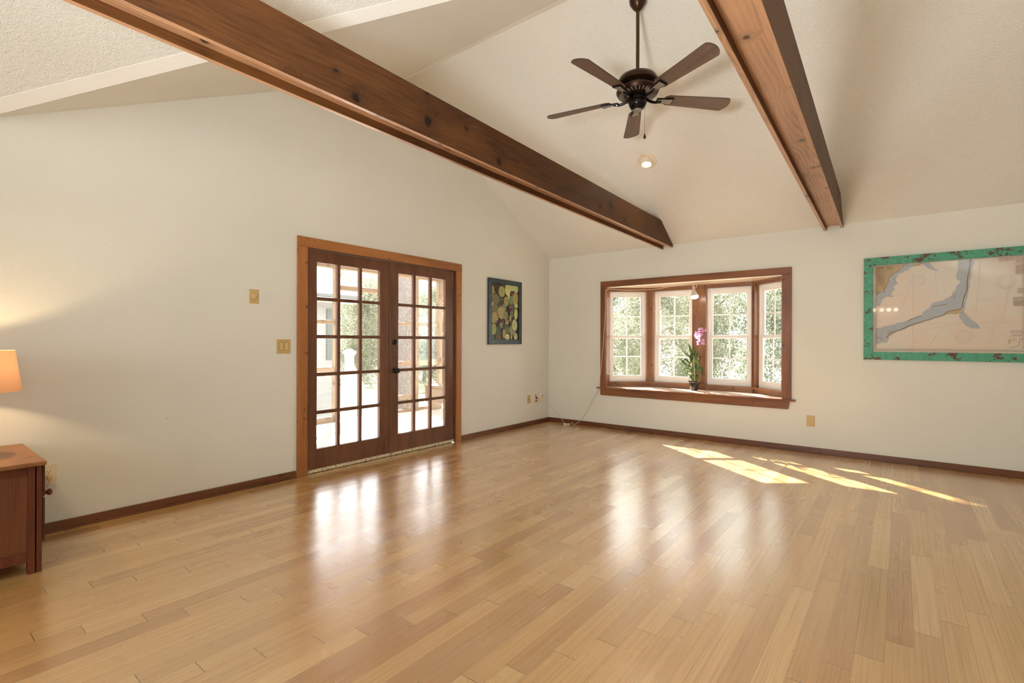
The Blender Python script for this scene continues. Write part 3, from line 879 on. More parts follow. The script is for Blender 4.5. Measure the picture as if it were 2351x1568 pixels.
LV = [([(-.02, .44), (-.045, .52), (-.075, .61)], .020, 1.2), ([(-.03, .40), (-.08, .46), (-.135, .50)], .013, .7), ([(-.05, .34), (-.10, .40), (-.145, .35)], .012, .6),
      ([(-.03, .30), (-.09, .33), (-.165, .42)], .016, .9), ([(-.03, .26), (-.08, .29), (-.125, .27), (-.135, .20)], .014, .8), ([(-.02, .22), (-.06, .25), (-.085, .22), (-.09, .17)], .013, .9),
      ([(-.01, .42), (.0, .50), (-.01, .58)], .018, 1.4), ([(.0, .38), (.02, .45), (.04, .52)], .016, 1.3), ([(-.02, .34), (-.04, .42), (-.05, .47)], .018, 1.0),
      ([(.01, .28), (.015, .36), (.01, .44)], .018, 1.5), ([(.02, .26), (.045, .38), (.075, .43), (.105, .435)], .010, .5), ([(.015, .20), (.03, .30), (.04, .38)], .014, 1.2),
      ([(.02, .22), (.055, .30), (.085, .25), (.095, .16)], .024, 1.3), ([(-.01, .14), (-.02, .22), (-.045, .28)], .020, 1.1), ([(.0, .11), (.02, .17), (.005, .24)], .020, 1.4),
      ([(-.02, .13), (-.05, .19), (-.085, .22)], .013, .8), ([(-.02, .30), (.005, .25), (.02, .18)], .016, 1.0), ([(-.04, .38), (-.06, .33), (-.05, .25)], .017, 1.1), ([(.0, .33), (-.03, .27), (-.03, .20)], .016, 1.2),
      ([(.0, .30), (.04, .34), (.075, .30)], .013, .7), ([(-.02, .38), (-.07, .41), (-.11, .37)], .012, .8), ([(.01, .18), (-.03, .20), (-.07, .15)], .014, .9), ([(.01, .16), (.05, .20), (.07, .14)], .013, .9), ([(-.03, .42), (-.01, .47), (.03, .49)], .013, .7), ([(-.04, .28), (-.09, .26), (-.12, .22)], .011, .8)]
for i, (pp, w, tw) in enumerate(LV):
    leaf([op(a * 1.12, h, ((i * 37) % 7 - 3) * .009 * (j / len(pp))) for j, (a, h) in enumerate(pp)], w * .80, 'leaf', 'orchleaf', tw)
bm = BM(); sp_ = spline([op(.02, .12), op(.035, .30, -.01), op(.05, .45, -.01), op(.075, .60, -.012), (op(.085, .68, -.012)), op(.09, .80, -.01)], 6)
tube(bm, sp_, .0022, 7); obj('flower_spike', bm, M['stem'], t, smooth=True)
bm = BM(); tube(bm, spline([op(-.06, .50), op(-.08, .66), op(-.085, .80)], 6), .0012, 6); obj('bare_spike', bm, M['stem'], t)
rf = random.Random(3)
FL = [(.055, .735), (.09, .76), (.125, .765), (.16, .775), (.035, .71), (.075, .70), (.07, .665), (.06, .63), (.115, .655), (.14, .64), (.105, .615), (.13, .605), (.055, .60), (.085, .79), (.015, .735), (.10, .725), (.085, .775), (.105, .795), (.06, .755), (.045, .685), (.085, .645), (.125, .63), (.03, .74)]
for i, (a, h) in enumerate(FL):
    c0 = op(a - .01, h, rf.uniform(-.03, .03))
    ax = (Vector((.25, -1, .1)) + Vector((rf.uniform(-.9, .9), rf.uniform(-.3, .3), rf.uniform(-.7, .7)))).normalized()
    q = axisM(ax)
    bm = BM()
    for k in range(5):
        an = 2 * PI * k / 5 + i
        d = Vector((math.cos(an), math.sin(an), .15)); sd = Vector((-math.sin(an), math.cos(an), 0))
        rr = rf.uniform(.022, .031)
        pts_ = [Vector((0, 0, 0)), d * rr * .5 + sd * rr * .30, d * rr, d * rr * .5 - sd * rr * .30]
        bm.faces.new([bm.verts.new(c0 + (q @ p)) for p in pts_])
    bmesh.ops.solidify(bm, geom=bm.faces[:], thickness=.0008)
    obj('blossom', bm, M['petal'], t)

# ------------------------------------------------------------------ CEILING FAN
fc = Vector((2.555, -2.60, 0))
zc = zF(-2.60)
t = thing('ceiling_fan', (fc.x, fc.y, zc), 'bronze five-blade ceiling fan with walnut blades hanging from the ridge', 'ceiling fan')
def at(z): return (fc.x, fc.y, z)
bm = BM(); lathe(bm, [(0, 3.772), (.020, 3.772), (.034, 3.785), (.062, 3.825), (.066, 3.86), (.060, 3.94), (0, 3.94)], at(0), 32)
obj('canopy', bm, M['bronze'], t, smooth=True)
bm = BM(); lathe(bm, [(0, 3.26), (.0135, 3.26), (.0135, 3.80), (0, 3.80)], at(0), 16); obj('downrod', bm, M['rod'], t, smooth=True)
bm = BM()
lathe(bm, [(0, 3.285), (.025, 3.285), (.10, 3.272), (.140, 3.25), (.155, 3.222), (.157, 3.205), (.150, 3.198), (.120, 3.192), (.105, 3.185), (.100, 3.150), (.112, 3.144), (.160, 3.150), (.163, 3.140), (.150, 3.118), (.075, 3.106), (0, 3.106)], at(0), 48)
obj('motor_housing', bm, M['bronze'], t, smooth=True)
bm, bm2 = BM(), BM()
for k in range(30):
    a = 2 * PI * k / 30
    Mk = Matrix.Translation(Vector(at(3.168))) @ Matrix.Rotation(a, 4, 'Z')
    box(bm, (.099, -.004, -.014), (.1045, .004, .014), 0, Mk)
    Mk2 = Matrix.Translation(Vector(at(3.122))) @ Matrix.Rotation(a, 4, 'Z')
    box(bm2, (.105, -.005, -.012), (.142, .005, -.004), 0, Mk2)
obj('upper_vent_ring', bm, M['pewter'], t)
obj('lower_vent_ring', bm2, M['pewter'], t)
bm = BM()
lathe(bm, [(0, 3.108), (.060, 3.108), (.066, 3.100), (.068, 3.084), (.060, 3.076), (.064, 3.070), (.068, 3.060), (.067, 3.040), (.052, 3.012), (.040, 3.006), (.036, 3.000), (0, 3.000)], at(0), 36)
obj('switch_housing', bm, M['bronze_d'], t, smooth=True)
bm = BM(); lathe(bm, [(.036, 3.001), (.034, 2.996), (.006, 2.992), (0, 2.990)], at(0), 28); obj('cap', bm, M['pewter'], t, smooth=True)
bm = BM()
pcx = (fc.x + .059, fc.y)
tube(bm, [(pcx[0], pcx[1], 3.03), (pcx[0], pcx[1], 2.80)], .0012, 6); obj('pull_chain', bm, M['brass'], t)
bm = BM(); lathe(bm, [(0, 2.805), (.003, 2.80), (.010, 2.776), (.010, 2.768), (.006, 2.763), (0, 2.762)], (pcx[0], pcx[1], 0), 14); obj('pull_knob', bm, M['bronze'], t, smooth=True)
base_blade = None
PITCH = math.radians(-13)
for k, ang in enumerate((-97.8, -169.8, 118.2, 46.2, -25.8)):
    Rz = Matrix.Rotation(math.radians(ang), 4, 'Z')
    Rp = Matrix.Rotation(PITCH, 4, 'X')
    Tm = Matrix.Translation(Vector(at(3.092))) @ Rz
    if base_blade is None:
        bm = BM()
        pts_ = []
        r0, r1 = .215, .772
        def hw(r): return .052 + .020 * (r - r0) / (r1 - r0)
        h0, h1 = hw(r0), hw(r1)
        tip = []
        for q in range(9):
            y_ = -h1 + 2 * h1 * q / 8
            tip.append((r1 - .012 - .030 * (y_ / h1) ** 2 - .006 * y_ / h1, y_ * (.985 if q in (0, 8) else 1)))
        tip[0] = (tip[0][0] - .004, tip[0][1]); tip[-1] = (tip[-1][0] - .004, tip[-1][1])
        out = [(r0, -.030), (r0 + .03, -h0), (r1 - .062, -h1)] + tip + [(r1 - .062, h1), (r0 + .03, h0), (r0, .030)]
        lo = [bm.verts.new((x, y, 0)) for x, y in out]; hi = [bm.verts.new((x, y, .006)) for x, y in out]
        bm.faces.new(lo[::-1]); bm.faces.new(hi)
        for i in range(len(out)):
            f = bm.faces.new((lo[i], lo[(i + 1) % len(out)], hi[(i + 1) % len(out)], hi[i])); f.material_index = 1
        bmesh.ops.transform(bm, matrix=Rp, verts=bm.verts)
        me = bpy.data.meshes.new('blade'); bm.to_mesh(me); bm.free()
        me.materials.append(M['blade']); me.materials.append(M['blade_e'])
        bm = BM()
        tube(bm, spline([(.060, 0, .004), (.10, 0, -.016), (.145, 0, -.022), (.19, 0, -.010)], 5), [.011] * 16, 8)
        vv = box(bm, (.155, -.030, -.0125), (.285, .030, -.0015), 0, Rp)
        vv = box(bm, (.160, -.024, -.0150), (.275, .024, -.0125), 1, Rp)
        for v in bm.verts:
            if v.co.x > .27: v.co.y *= 1.25
            if .15 < v.co.x < .165: v.co.y *= .6
        mi = bpy.data.meshes.new('blade_iron'); bm.to_mesh(mi); bm.free()
        mi.materials.append(M['bronze_d']); mi.materials.append(M['pewter'])
        ob = bpy.data.objects.new('blade', me); oi = bpy.data.objects.new('blade_iron', mi)
        base_blade = (ob, oi)
    else:
        ob, oi = base_blade[0].copy(), base_blade[1].copy()
    for o, par in ((ob, t), (oi, ob)):
        COL.objects.link(o)
    ob.parent = t
    ob.location = Vector(at(3.092)) - Vector((fc.x, fc.y, zc)); ob.rotation_euler = (0, 0, math.radians(ang))
    oi.parent = ob; oi.location = (0, 0, 0); oi.rotation_euler = (0, 0, 0)

# ------------------------------------------------------------------ RECESSED LIGHT
dc = Vector((2.045, -1.215, zF(-1.215)))
nrm = Vector((0, -sF, -1)).normalized()
t = thing('recessed_light', dc, 'lit recessed eyeball light in the sloped ceiling below the fan', 'ceiling light')
Mn = axisM(nrm)
bm = BM(); lathe(bm, [(.062, -.002), (.100, -.002), (.104, .003), (.100, .008), (.066, .010), (.060, .006)], dc, 40, Mn); obj('trim_ring', bm, M['trimwhite'], t, smooth=True)
Me = axisM((.10, -.30, -1))
bm = BM(); lathe(bm, [(.066, -.010), (.068, .012), (.062, .034), (.055, .046), (.050, .048), (.050, .040)], dc, 36, Me); obj('eyeball', bm, M['trimwhite'], t, smooth=True)
bm = BM(); lathe(bm, [(.050, .042), (.03, .050), (0, .053)], dc, 28, Me); obj('lens', bm, M['down'], t, smooth=True, label='glowing warm lens')

# ------------------------------------------------------------------ PICTURES
def frame_boards(bm, o, ux, uz, w, h, fw, dep, n):
    """mitred frame; o = lower-left outer corner on the wall plane, ux,uz unit axes, n = out of the wall"""
    def P(a, b, d): return o + ux * a + uz * b + n * d
    for quadp in ([(0, 0), (w, 0), (w - fw, fw), (fw, fw)], [(w, 0), (w, h), (w - fw, h - fw), (w - fw, fw)],
                  [(w, h), (0, h), (fw, h - fw), (w - fw, h - fw)], [(0, h), (0, 0), (fw, fw), (fw, h - fw)]):
        prism(bm, [P(a, b, .002) for a, b in quadp], n * dep)

# nautical chart
o = Vector((3.873, 0, 1.026)); W_, H_ = 1.265, 1.029; fw = .078
ux, uz, n = Vector((1, 0, 0)), Vector((0, 0, 1)), Vector((0, -1, 0))
t = thing('framed_chart', o, 'nautical chart in a distressed green frame on the back wall', 'framed map')
for quadp in ([(0, 0), (W_, 0), (W_ - fw, fw), (fw, fw)], [(W_, 0), (W_, H_), (W_ - fw, H_ - fw), (W_ - fw, fw)],
              [(W_, H_), (0, H_), (fw, H_ - fw), (W_ - fw, H_ - fw)], [(0, H_), (0, 0), (fw, fw), (fw, H_ - fw)]):
    bm = BM()
    prism(bm, [o + ux * a + uz * b + n * .002 for a, b in quadp], n * .026)
    obj('frame_board', bm, M['green'], t, bevel=.0015)
cm = [plain('chart_paper', (.80, .655, .47), .6, 0, .04, 3), plain('chart_shoal_blue', (.46, .45, .43), .6, 0, .05, 20), plain('chart_land_tan', (.52, .36, .17), .6, 0, .06, 15),
      plain('chart_ink', (.30, .22, .15), .6), plain('chart_magenta_ink', (.50, .36, .30), .6), plain('chart_shore', (.22, .15, .06), .6), plain('chart_faint_ink', (.62, .50, .36), .6)]
# chart_paper tints in large irregular tracts
N = NT('chart_paper_tint')
fa = N.noise(N.coord((1, 1, 1)), 2.1, 3)
dots = N.math('GREATER_THAN', N.noise(N.coord(), 230, 2, .6), .60)
cc = N.ramp(fa, [(.46, (.77, .68, .56)), (.52, (.79, .65, .52))])
N.set(Base_Color=N.mix(N.math('MULTIPLY', dots, .30), cc, (.42, .33, .24)), Roughness=.6)
cm[0] = N.m
N = NT('chart_shoal_tint')
dots = N.math('GREATER_THAN', N.noise(N.coord(), 150, 3, .6), .60)
N.set(Base_Color=N.mix(N.math('MULTIPLY', dots, .35), (.44, .46, .49), (.22, .22, .22)), Roughness=.6)
cm[1] = N.m
bm = BM()
def cp(a, b, d): return o + ux * a + uz * b + n * d
lay = [.0040]
def poly(pts, mi, d=None):
    lay[0] += .00004
    f = bm.faces.new([bm.verts.new(cp(a, b, lay[0])) for a, b in pts]); f.material_index = mi
    if f.calc_area() == 0: return
    f.normal_update()
    if f.normal.dot(n) < 0: f.normal_flip()
rj = random.Random(5)
def rough_poly(pts, k=4, amp=.006):
    out = []
    for i in range(len(pts)):
        p, q = pts[i], pts[(i + 1) % len(pts)]
        L = math.hypot(q[0] - p[0], q[1] - p[1])
        kk = max(1, min(k, int(L / .012)))
        for j in range(kk):
            s_ = j / kk
            a_ = amp if j else amp * .3
            out.append((p[0] + (q[0] - p[0]) * s_ + rj.uniform(-a_, a_), p[1] + (q[1] - p[1]) * s_ + rj.uniform(-a_, a_)))
    return out
def line(pts, w, mi):
    for p, q in zip(pts, pts[1:]):
        dx, dy = q[0] - p[0], q[1] - p[1]
        L = math.hypot(dx, dy)
        if L < 1e-6: continue
        ax_, ay_ = -dy / L * w / 2, dx / L * w / 2
        poly([(p[0] + ax_, p[1] + ay_), (p[0] - ax_, p[1] - ay_), (q[0] - ax_, q[1] - ay_), (q[0] + ax_, q[1] + ay_)], mi)
def wiggle(pts, k=5, amp=.004):
    out = []
    for p, q in zip(pts, pts[1:]):
        for j in range(k):
            s_ = j / k
            out.append((p[0] + (q[0] - p[0]) * s_ + rj.uniform(-amp, amp) * (j > 0), p[1] + (q[1] - p[1]) * s_ + rj.uniform(-amp, amp) * (j > 0)))
    return out + [pts[-1]]
poly([(fw - .004, fw - .004), (W_ - fw + .004, fw - .004), (W_ - fw + .004, H_ - fw + .004), (fw - .004, H_ - fw + .004)], 0)
SH = [(.322, .945), (.384, .939), (.411, .924), (.363, .897), (.322, .866), (.281, .843), (.26, .809), (.278, .755), (.239, .731), (.25, .704), (.225, .643), (.25, .624), (.19, .628), (.162, .611), (.133, .541), (.1, .551), (.1, .659), (.14, .684), (.168, .7), (.19, .752), (.211, .831), (.253, .863), (.295, .895)]
SH2 = [(.43, .944), (.517, .946), (.536, .899), (.582, .853), (.51, .88), (.484, .913)]
BAND = [(.718, .942), (.807, .945), (.801, .868), (.789, .778), (.786, .679), (.765, .598), (.75, .491), (.666, .486), (.615, .437), (.538, .397), (.446, .369), (.378, .331), (.282, .288), (.212, .236), (.198, .174), (.101, .155), (.101, .317), (.226, .351), (.324, .376), (.378, .409), (.459, .433), (.465, .467), (.518, .517), (.531, .55), (.615, .572), (.665, .611), (.69, .652), (.709, .692), (.734, .741), (.709, .776), (.709, .826), (.721, .875)]
OUT = [(.811, .945), (.831, .922), (.81, .785), (.801, .678), (.777, .548), (.765, .457), (.82, .382), (.862, .34), (.877, .307), (.826, .304), (.778, .329), (.735, .4), (.728, .434), (.753, .491), (.771, .598), (.79, .679), (.795, .778)]
for S_, am in ((SH, .007), (SH2, .006), (BAND, .007), (OUT, .004)):
    poly(rough_poly(S_, 4, am), 1)
LAND = [(.100, .945), (.322, .942), (.295, .895), (.253, .863), (.211, .831), (.19, .752), (.168, .7), (.14, .684), (.1, .659)]
poly(rough_poly(LAND[:1], 1) + [LAND[0]] + wiggle(LAND[1:], 5, .008), 2)
line(wiggle(LAND[1:], 5, .008), .0045, 5)
poly(rough_poly([(.377, .942), (.457, .942), (.444, .921), (.411, .919)], 3, .005), 2)
line(wiggle([(.807, .945), (.801, .876), (.789, .795), (.783, .663), (.765, .598), (.75, .499)], 5, .0025), .008, 5)
poly(rough_poly([(.75, .495), (.659, .478), (.615, .433), (.653, .44), (.744, .446)], 4, .004), 2)
line(wiggle([(.747, .491), (.653, .469), (.615, .433), (.538, .404), (.446, .367), (.365, .338), (.282, .293), (.226, .271), (.184, .218)], 6, .003), .0075, 5)
line(wiggle([(.537, .52), (.59, .525), (.647, .541)], 4, .002), .006, 5)
line(wiggle([(.351, .384), (.459, .437)], 4, .002), .006, 5)
line(wiggle([(.665, .60), (.70, .59), (.69, .61), (.715, .635)], 3, .002), .003, 5)
poly(rough_poly([(.198, .262), (.222, .262), (.225, .285), (.20, .288)], 3, .004), 2)
line(wiggle([(.104, .21), (.115, .225), (.135, .222), (.15, .20)], 4, .003), .004, 5)
def ring(c, r, w, mi, m=40):
    line([(c[0] + r * math.cos(2 * PI * i / m), c[1] + r * math.sin(2 * PI * i / m)) for i in range(m + 1)], w, mi)
for c_, r_ in (((.428, .771), .054), ((1.042, .719), .060), ((.76, .234), .060)):
    ring(c_, r_, .0022, 6); ring(c_, r_ * .72, .0022, 6)
    for a_ in range(0, 360, 10):
        d_ = math.radians(a_)
        line([(c_[0] + r_ * .95 * math.cos(d_), c_[1] + r_ * .95 * math.sin(d_)), (c_[0] + r_ * 1.04 * math.cos(d_), c_[1] + r_ * 1.04 * math.sin(d_))], .0015, 4)
for p_ in ([(.391, .86), (.393, .105)], [(.87, .927), (.844, .43)], [(.104, .641), (.30, .636)], [(.82, .563), (1.152, .562)], [(.419, .356), (1.15, .355)], [(1.093, .882), (1.009, .345)], [(.227, .138), (.432, .287), (.741, .35)],
           [(.25, .86), (.36, .70), (.30, .50)], [(.55, .90), (.57, .62)], [(.50, .12), (.60, .30)], [(.93, .11), (.96, .34)]):
    line(wiggle(p_, 3, .0006), .0016, 6)
# neatlines
for q_, w_ in ((.0, .003), (.007, .0016), (-.010, .0016)):
    a0, a1, b0_, b1_n = .098 - q_, 1.156 + q_, .103 - q_, .951 + q_ * .6
    line([(a0, b0_), (a1, b0_), (a1, b1_n), (a0, b1_n), (a0, b0_)], w_, 3)
def textblock(a0, a1, b0_, b1_n, rows, mi, fill=.55):
    hh = (b1_n - b0_) / rows
    for r in range(rows):
        y_ = b1_n - (r + .5) * hh
        x_ = a0
        while x_ < a1 - .003:
            L = rj.uniform(.006, .018)
            poly([(x_, y_ - hh * fill / 2), (min(a1, x_ + L), y_ - hh * fill / 2), (min(a1, x_ + L), y_ + hh * fill / 2), (x_, y_ + hh * fill / 2)], mi)
            x_ += L + rj.uniform(.002, .005)
textblock(.108, .165, .885, .905, 2, 3); textblock(.104, .168, .74, .872, 9, 3, .35); textblock(.182, .235, .895, .94, 4, 3, .4)
for c_ in ((.128, .923), (.150, .923)):
    poly([(c_[0] + .010 * math.cos(2 * PI * i / 14), c_[1] + .009 * math.sin(2 * PI * i / 14)) for i in range(14)], 5)
line([(.112, .928), (.118, .918)], .004, 5)
textblock(.993, 1.093, .905, .940, 2, 4, .6); textblock(1.101, 1.151, .876, .944, 6, 4, .45); textblock(1.101, 1.151, .782, .865, 9, 4, .7)
textblock(1.11, 1.152, .609, .659, 5, 4, .6); textblock(1.085, 1.149, .555, .581, 3, 4, .6); textblock(1.085, 1.149, .50, .55, 6, 3, .6)
textblock(1.066, 1.153, .26, .285, 3, 4, .65); textblock(1.072, 1.144, .233, .249, 2, 4, .6)
poly([(1.055, .20), (1.075, .20), (1.06, .165), (1.055, .165)], 2)
line(wiggle([(1.06, .125), (1.10, .14), (1.12, .145), (1.125, .19)], 4, .002), .003, 3)
textblock(1.085, 1.10, .195, .212, 2, 4); textblock(1.125, 1.15, .195, .212, 2, 4)
# soundings
for i in range(420):
    a_, b_ = rj.uniform(.11, 1.14), rj.uniform(.11, .93)
    w_ = rj.uniform(.0015, .004)
    poly([(a_, b_), (a_ + w_, b_), (a_ + w_, b_ + .0025), (a_, b_ + .0025)], 6 if i % 3 else 3)
obj('chart_sheet', bm, cm, t)
bm = BM(); box(bm, (o.x + fw - .003, -.0215, o.z + fw - .003), (o.x + W_ - fw + .003, -.0195, o.z + H_ - fw + .003)); obj('glass', bm, glass_mat('picture_glass', .0, (1, 1, 1), 1.0), t)

# cactus painting on the door wall
o = Vector((0, -1.423, 1.160)); W_, H_ = .700, .856; fw = .062
ux, uz, n = Vector((0, 1, 0)), Vector((0, 0, 1)), Vector((1, 0, 0))
t = thing('cactus_painting', o, 'painting of round cactus pads and red fruit in a dark teal frame', 'painting')
bm = BM(); frame_boards(bm, o, ux, uz, W_, H_, fw, .028, n); obj('frame', bm, M['dark_teal'], t, bevel=.002)
N = NT('painted_canvas')
at_ = N.n('ShaderNodeVertexColor'); at_.layer_name = 'Col'
brush = N.noise(N.coord((1, 40, 40)), 1.5, 4, .6)
N.set(Base_Color=N.mix(1.0, at_.outputs[0], N.ramp(brush, [(.3, (.6, .6, .6)), (.7, (1.15, 1.15, 1.15))]), 'MULTIPLY'), Roughness=.5)
bm = BM()
cl = bm.loops.layers.float_color.new('Col')
lay = [.012]
def pface(pts, cols):
    f = bm.faces.new([bm.verts.new(o + ux * a + uz * b + n * d) for a, b, d in pts])
    for lp, c_ in zip(f.loops, cols): lp[cl] = (*c_, 1)
    f.normal_update()
    if f.normal.dot(n) < 0: f.normal_flip()
IW, IH = W_ - 2 * fw, H_ - 2 * fw
pface([(fw - .003, fw - .003, .010), (W_ - fw + .003, fw - .003, .010), (W_ - fw + .003, H_ - fw + .003, .010), (fw - .003, H_ - fw + .003, .010)], [(.030, .016, .012), (.02, .018, .012), (.035, .02, .01), (.045, .02, .01)])
def clampi(a, b): return (min(max(a, fw), W_ - fw), min(max(b, fw), H_ - fw))
def pad(u_, v_, ru, rv, cin, cout, rot=0, m=26):
    lay[0] += .00006
    a0, b0_ = fw + u_ * IW, fw + (1 - v_) * IH
    rim = []
    for i in range(m):
        an = 2 * PI * i / m
        da, db = ru * IW * math.cos(an), rv * IH * math.sin(an)
        rim.append((da * math.cos(rot) - db * math.sin(rot), da * math.sin(rot) + db * math.cos(rot)))
    for sc_, ca, cb in ((1.0, cin, cout),):
        for i in range(m):
            p, q = rim[i], rim[(i + 1) % m]
            mp_, mq_ = (p[0] * .8, p[1] * .8), (q[0] * .8, q[1] * .8)
            ctr = clampi(a0 - ru * IW * .15, b0_ + rv * IH * .2)
            P_ = [clampi(a0 + x[0], b0_ + x[1]) for x in (p, q, mq_, mp_)]
            pface([(*P_[0], lay[0]), (*P_[1], lay[0]), (*P_[2], lay[0]), (*P_[3], lay[0])], [cout, cout, cin, cin])
            mid = tuple((x * .65 + y * .35) for x, y in zip(cin, cout))
            if (Vector(P_[2]) - Vector(P_[3])).length > 1e-5: pface([(*P_[3], lay[0]), (*P_[2], lay[0]), (*ctr, lay[0])], [cin, cin, mid])
YG, PG, OL, DG, TN, GR, PL, BR = (.26, .25, .07), (.36, .36, .17), (.12, .11, .045), (.05, .07, .03), (.27, .21, .075), (.15, .19, .10), (.44, .42, .20), (.13, .06, .02)
def dk(c_, k=.45): return tuple(x * k for x in c_)
PADS = [(390, 540, 32, 70, DG), (495, 1130, 55, 100, DG), (660, 700, 60, 80, DG), (345, 1180, 50, 90, DG), (600, 640, 60, 60, DG), (240, 390, 32, 110, YG), (530, 360, 50, 115, PL), (600, 320, 62, 70, PG), (692, 350, 48, 78, PG), (415, 395, 56, 98, YG), (548, 465, 18, 95, PL), (300, 540, 58, 95, OL), (680, 545, 58, 105, TN),
        (500, 590, 46, 88, TN), (595, 570, 36, 82, GR), (235, 655, 20, 65, PL), (290, 725, 54, 88, OL), (380, 690, 32, 52, DG), (460, 705, 36, 62, GR), (698, 680, 32, 42, PG), (410, 805, 66, 108, TN), (280, 900, 60, 98, TN), (490, 865, 40, 80, GR), (610, 835, 34, 66, OL),
        (692, 845, 32, 94, PG), (580, 925, 20, 62, YG), (512, 985, 36, 52, TN), (405, 1045, 26, 64, GR), (665, 1055, 50, 108, PG), (265, 1120, 42, 104, YG), (530, 1140, 44, 60, OL), (597, 1150, 26, 86, GR), (460, 1215, 30, 88, TN), (350, 1295, 48, 58, BR), (522, 1275, 40, 54, PL), (688, 1275, 34, 66, PG), (650, 1205, 32, 52, (.26, .17, .15)), (602, 1285, 12, 42, PL), (240, 1290, 40, 50, DG)]
def uv_(x, y):
    u_ = (x - 218) / 522
    yt, yb = 215 + (x - 218) * .19, 1322 + (x - 218) * .02
    return u_, (y - yt) / (yb - yt)
for x, y, rx, ry, c_ in PADS:
    u_, v_ = uv_(x, y)
    pad(u_, v_, rx / 522 * 1.14, ry / 1050 * 1.12, tuple(min(.8, x * q_) for x, q_ in zip(c_, (1.65, 1.75, 1.45))), dk(c_, R.choice((.35, .5, 1.5))), R.uniform(-.12, .12))
for x, y in [(285, 405), (250, 430), (460, 290), (480, 440), (595, 440), (620, 470), (640, 440), (430, 550), (340, 630), (420, 640), (560, 690), (590, 720), (605, 700), (580, 775), (235, 780), (340, 850), (415, 945), (480, 970), (510, 940), (440, 1020), (525, 900), (320, 965), (295, 995), (580, 990), (595, 1020), (355, 1050), (400, 1105), (240, 540), (720, 440), (650, 760), (435, 975), (565, 715)]:
    u_, v_ = uv_(x, y)
    pad(u_, v_, .030, .019, (.24, .02, .03), (.07, .008, .012), 0, 12)
    pad(u_ - .004, v_ - .006, .011, .007, (.85, .55, .48), (.6, .2, .18), 0, 8)
obj('canvas', bm, N.m, t)

# ------------------------------------------------------------------ NIGHTSTAND AND LAMP
xs, xe = .03, .668           # left (wall) and right faces of the carcass
yf, yb_ = -5.706, -6.16      # front (towards the bay window) and back
t = thing('nightstand', ((xs + xe) / 2, -5.93, 0), 'reddish wooden nightstand against the left wall with a lamp on top', 'nightstand')
ZT = .578
bm = BM(); box(bm, (xs - .012, yb_ - .02, ZT - .022), (.712, -5.700, ZT)); obj('top', bm, M['cherry_top'], t, bevel=.005)
for x0 in (xs, xe - .045):
    bm = BM(); box(bm, (x0, -5.766, 0), (x0 + .045, -5.738, ZT - .022)); obj('leg', bm, M['cherry'], t, bevel=.002)
    bm = BM(); box(bm, (x0, -5.733, 0), (x0 + .043, -5.712, ZT - .022)); obj('front_post', bm, M['cherry'], t, bevel=.002)
    bm = BM(); box(bm, (x0, yb_, 0), (x0 + .045, yb_ + .045, ZT - .022)); obj('leg', bm, M['cherry'], t, bevel=.002)
for za, zb in ((.508, ZT - .022), (.064, .114)):
    bm = BM(); box(bm, (xe - .024, yb_ + .045, za), (xe - .004, -5.766, zb)); obj('side_rail', bm, M['cherry'], t, bevel=.002)
bm = BM(); box(bm, (xe - .020, yb_ + .045, .114), (xe - .011, -5.766, .508)); obj('side_panel', bm, M['cherry_panel'], t)
bm = BM(); box(bm, (xs, yb_ + .045, .07), (xs + .015, -5.766, ZT - .022)); box(bm, (xs + .045, yb_ + .005, .07), (xe - .045, yb_ + .020, ZT - .022)); box(bm, (xs + .015, yb_ + .02, .07), (xe - .02, -5.74, .085)); box(bm, (xs + .043, -5.733, ZT - .05), (xe - .043, -5.712, ZT - .022))
obj('carcass', bm, M['cherry_panel'], t)
for za, zb in ((.388, .548), (.156, .380)):
    bm = BM(); box(bm, (xs + .004, -5.7115, za), (xe - .002, -5.7005, zb))
    dr = obj('drawer', bm, M['drawer'], t, bevel=.003)
    bm = BM()
    zk = .384 if za > .3 else .27
    lathe(bm, [(0, 0), (.008, 0), (.008, .010), (.016, .018), (.018, .026), (.012, .034), (0, .036)], (xe - .045 if za > .3 else .35, -5.7005, zk + (.012 if za > .3 else 0)), 20, axisM((0, 1, 0)))
    obj('knob', bm, M['cherry'], dr, smooth=True)

lc = Vector((.36, -5.938, ZT + .0005))
t = thing('table_lamp', lc, 'lit table lamp with an orange drum shade standing on the nightstand', 'table lamp')
bm = BM()
lathe(bm, [(0, 0), (.075, 0), (.075, .012), (.055, .03), (.06, .06), (.082, .13), (.094, .20), (.090, .245), (.060, .285), (.030, .305), (.020, .33), (.014, .345), (0, .345)], lc, 32)
obj('lamp_base', bm, M['terracotta'], t, smooth=True)
bm = BM(); lathe(bm, [(0, .345), (.010, .345), (.010, .42), (.017, .425), (.017, .455), (0, .455)], lc, 16); obj('socket', bm, M['brass'], t)
bm = BM(); lathe(bm, [(0, .455), (.014, .46), (.030, .50), (.028, .525), (0, .54)], lc, 20); obj('bulb', bm, M['bulb'], t, smooth=True)
bm = BM()
zb, zt_ = .925 - lc.z, 1.143 - lc.z
lathe(bm, [(.190, zb), (.163, zt_)], lc, 64)
obj('lamp_shade', bm, M['shade'], t, smooth=True)
bm = BM()
for k in range(3):
    a = 2 * PI * k / 3
    tube(bm, [lc + Vector((.010 * math.cos(a), .010 * math.sin(a), .425)), lc + Vector((.1860 * math.cos(a), .1860 * math.sin(a), zb + .010))], .0015, 6)
obj('spider', bm, M['brass'], t)
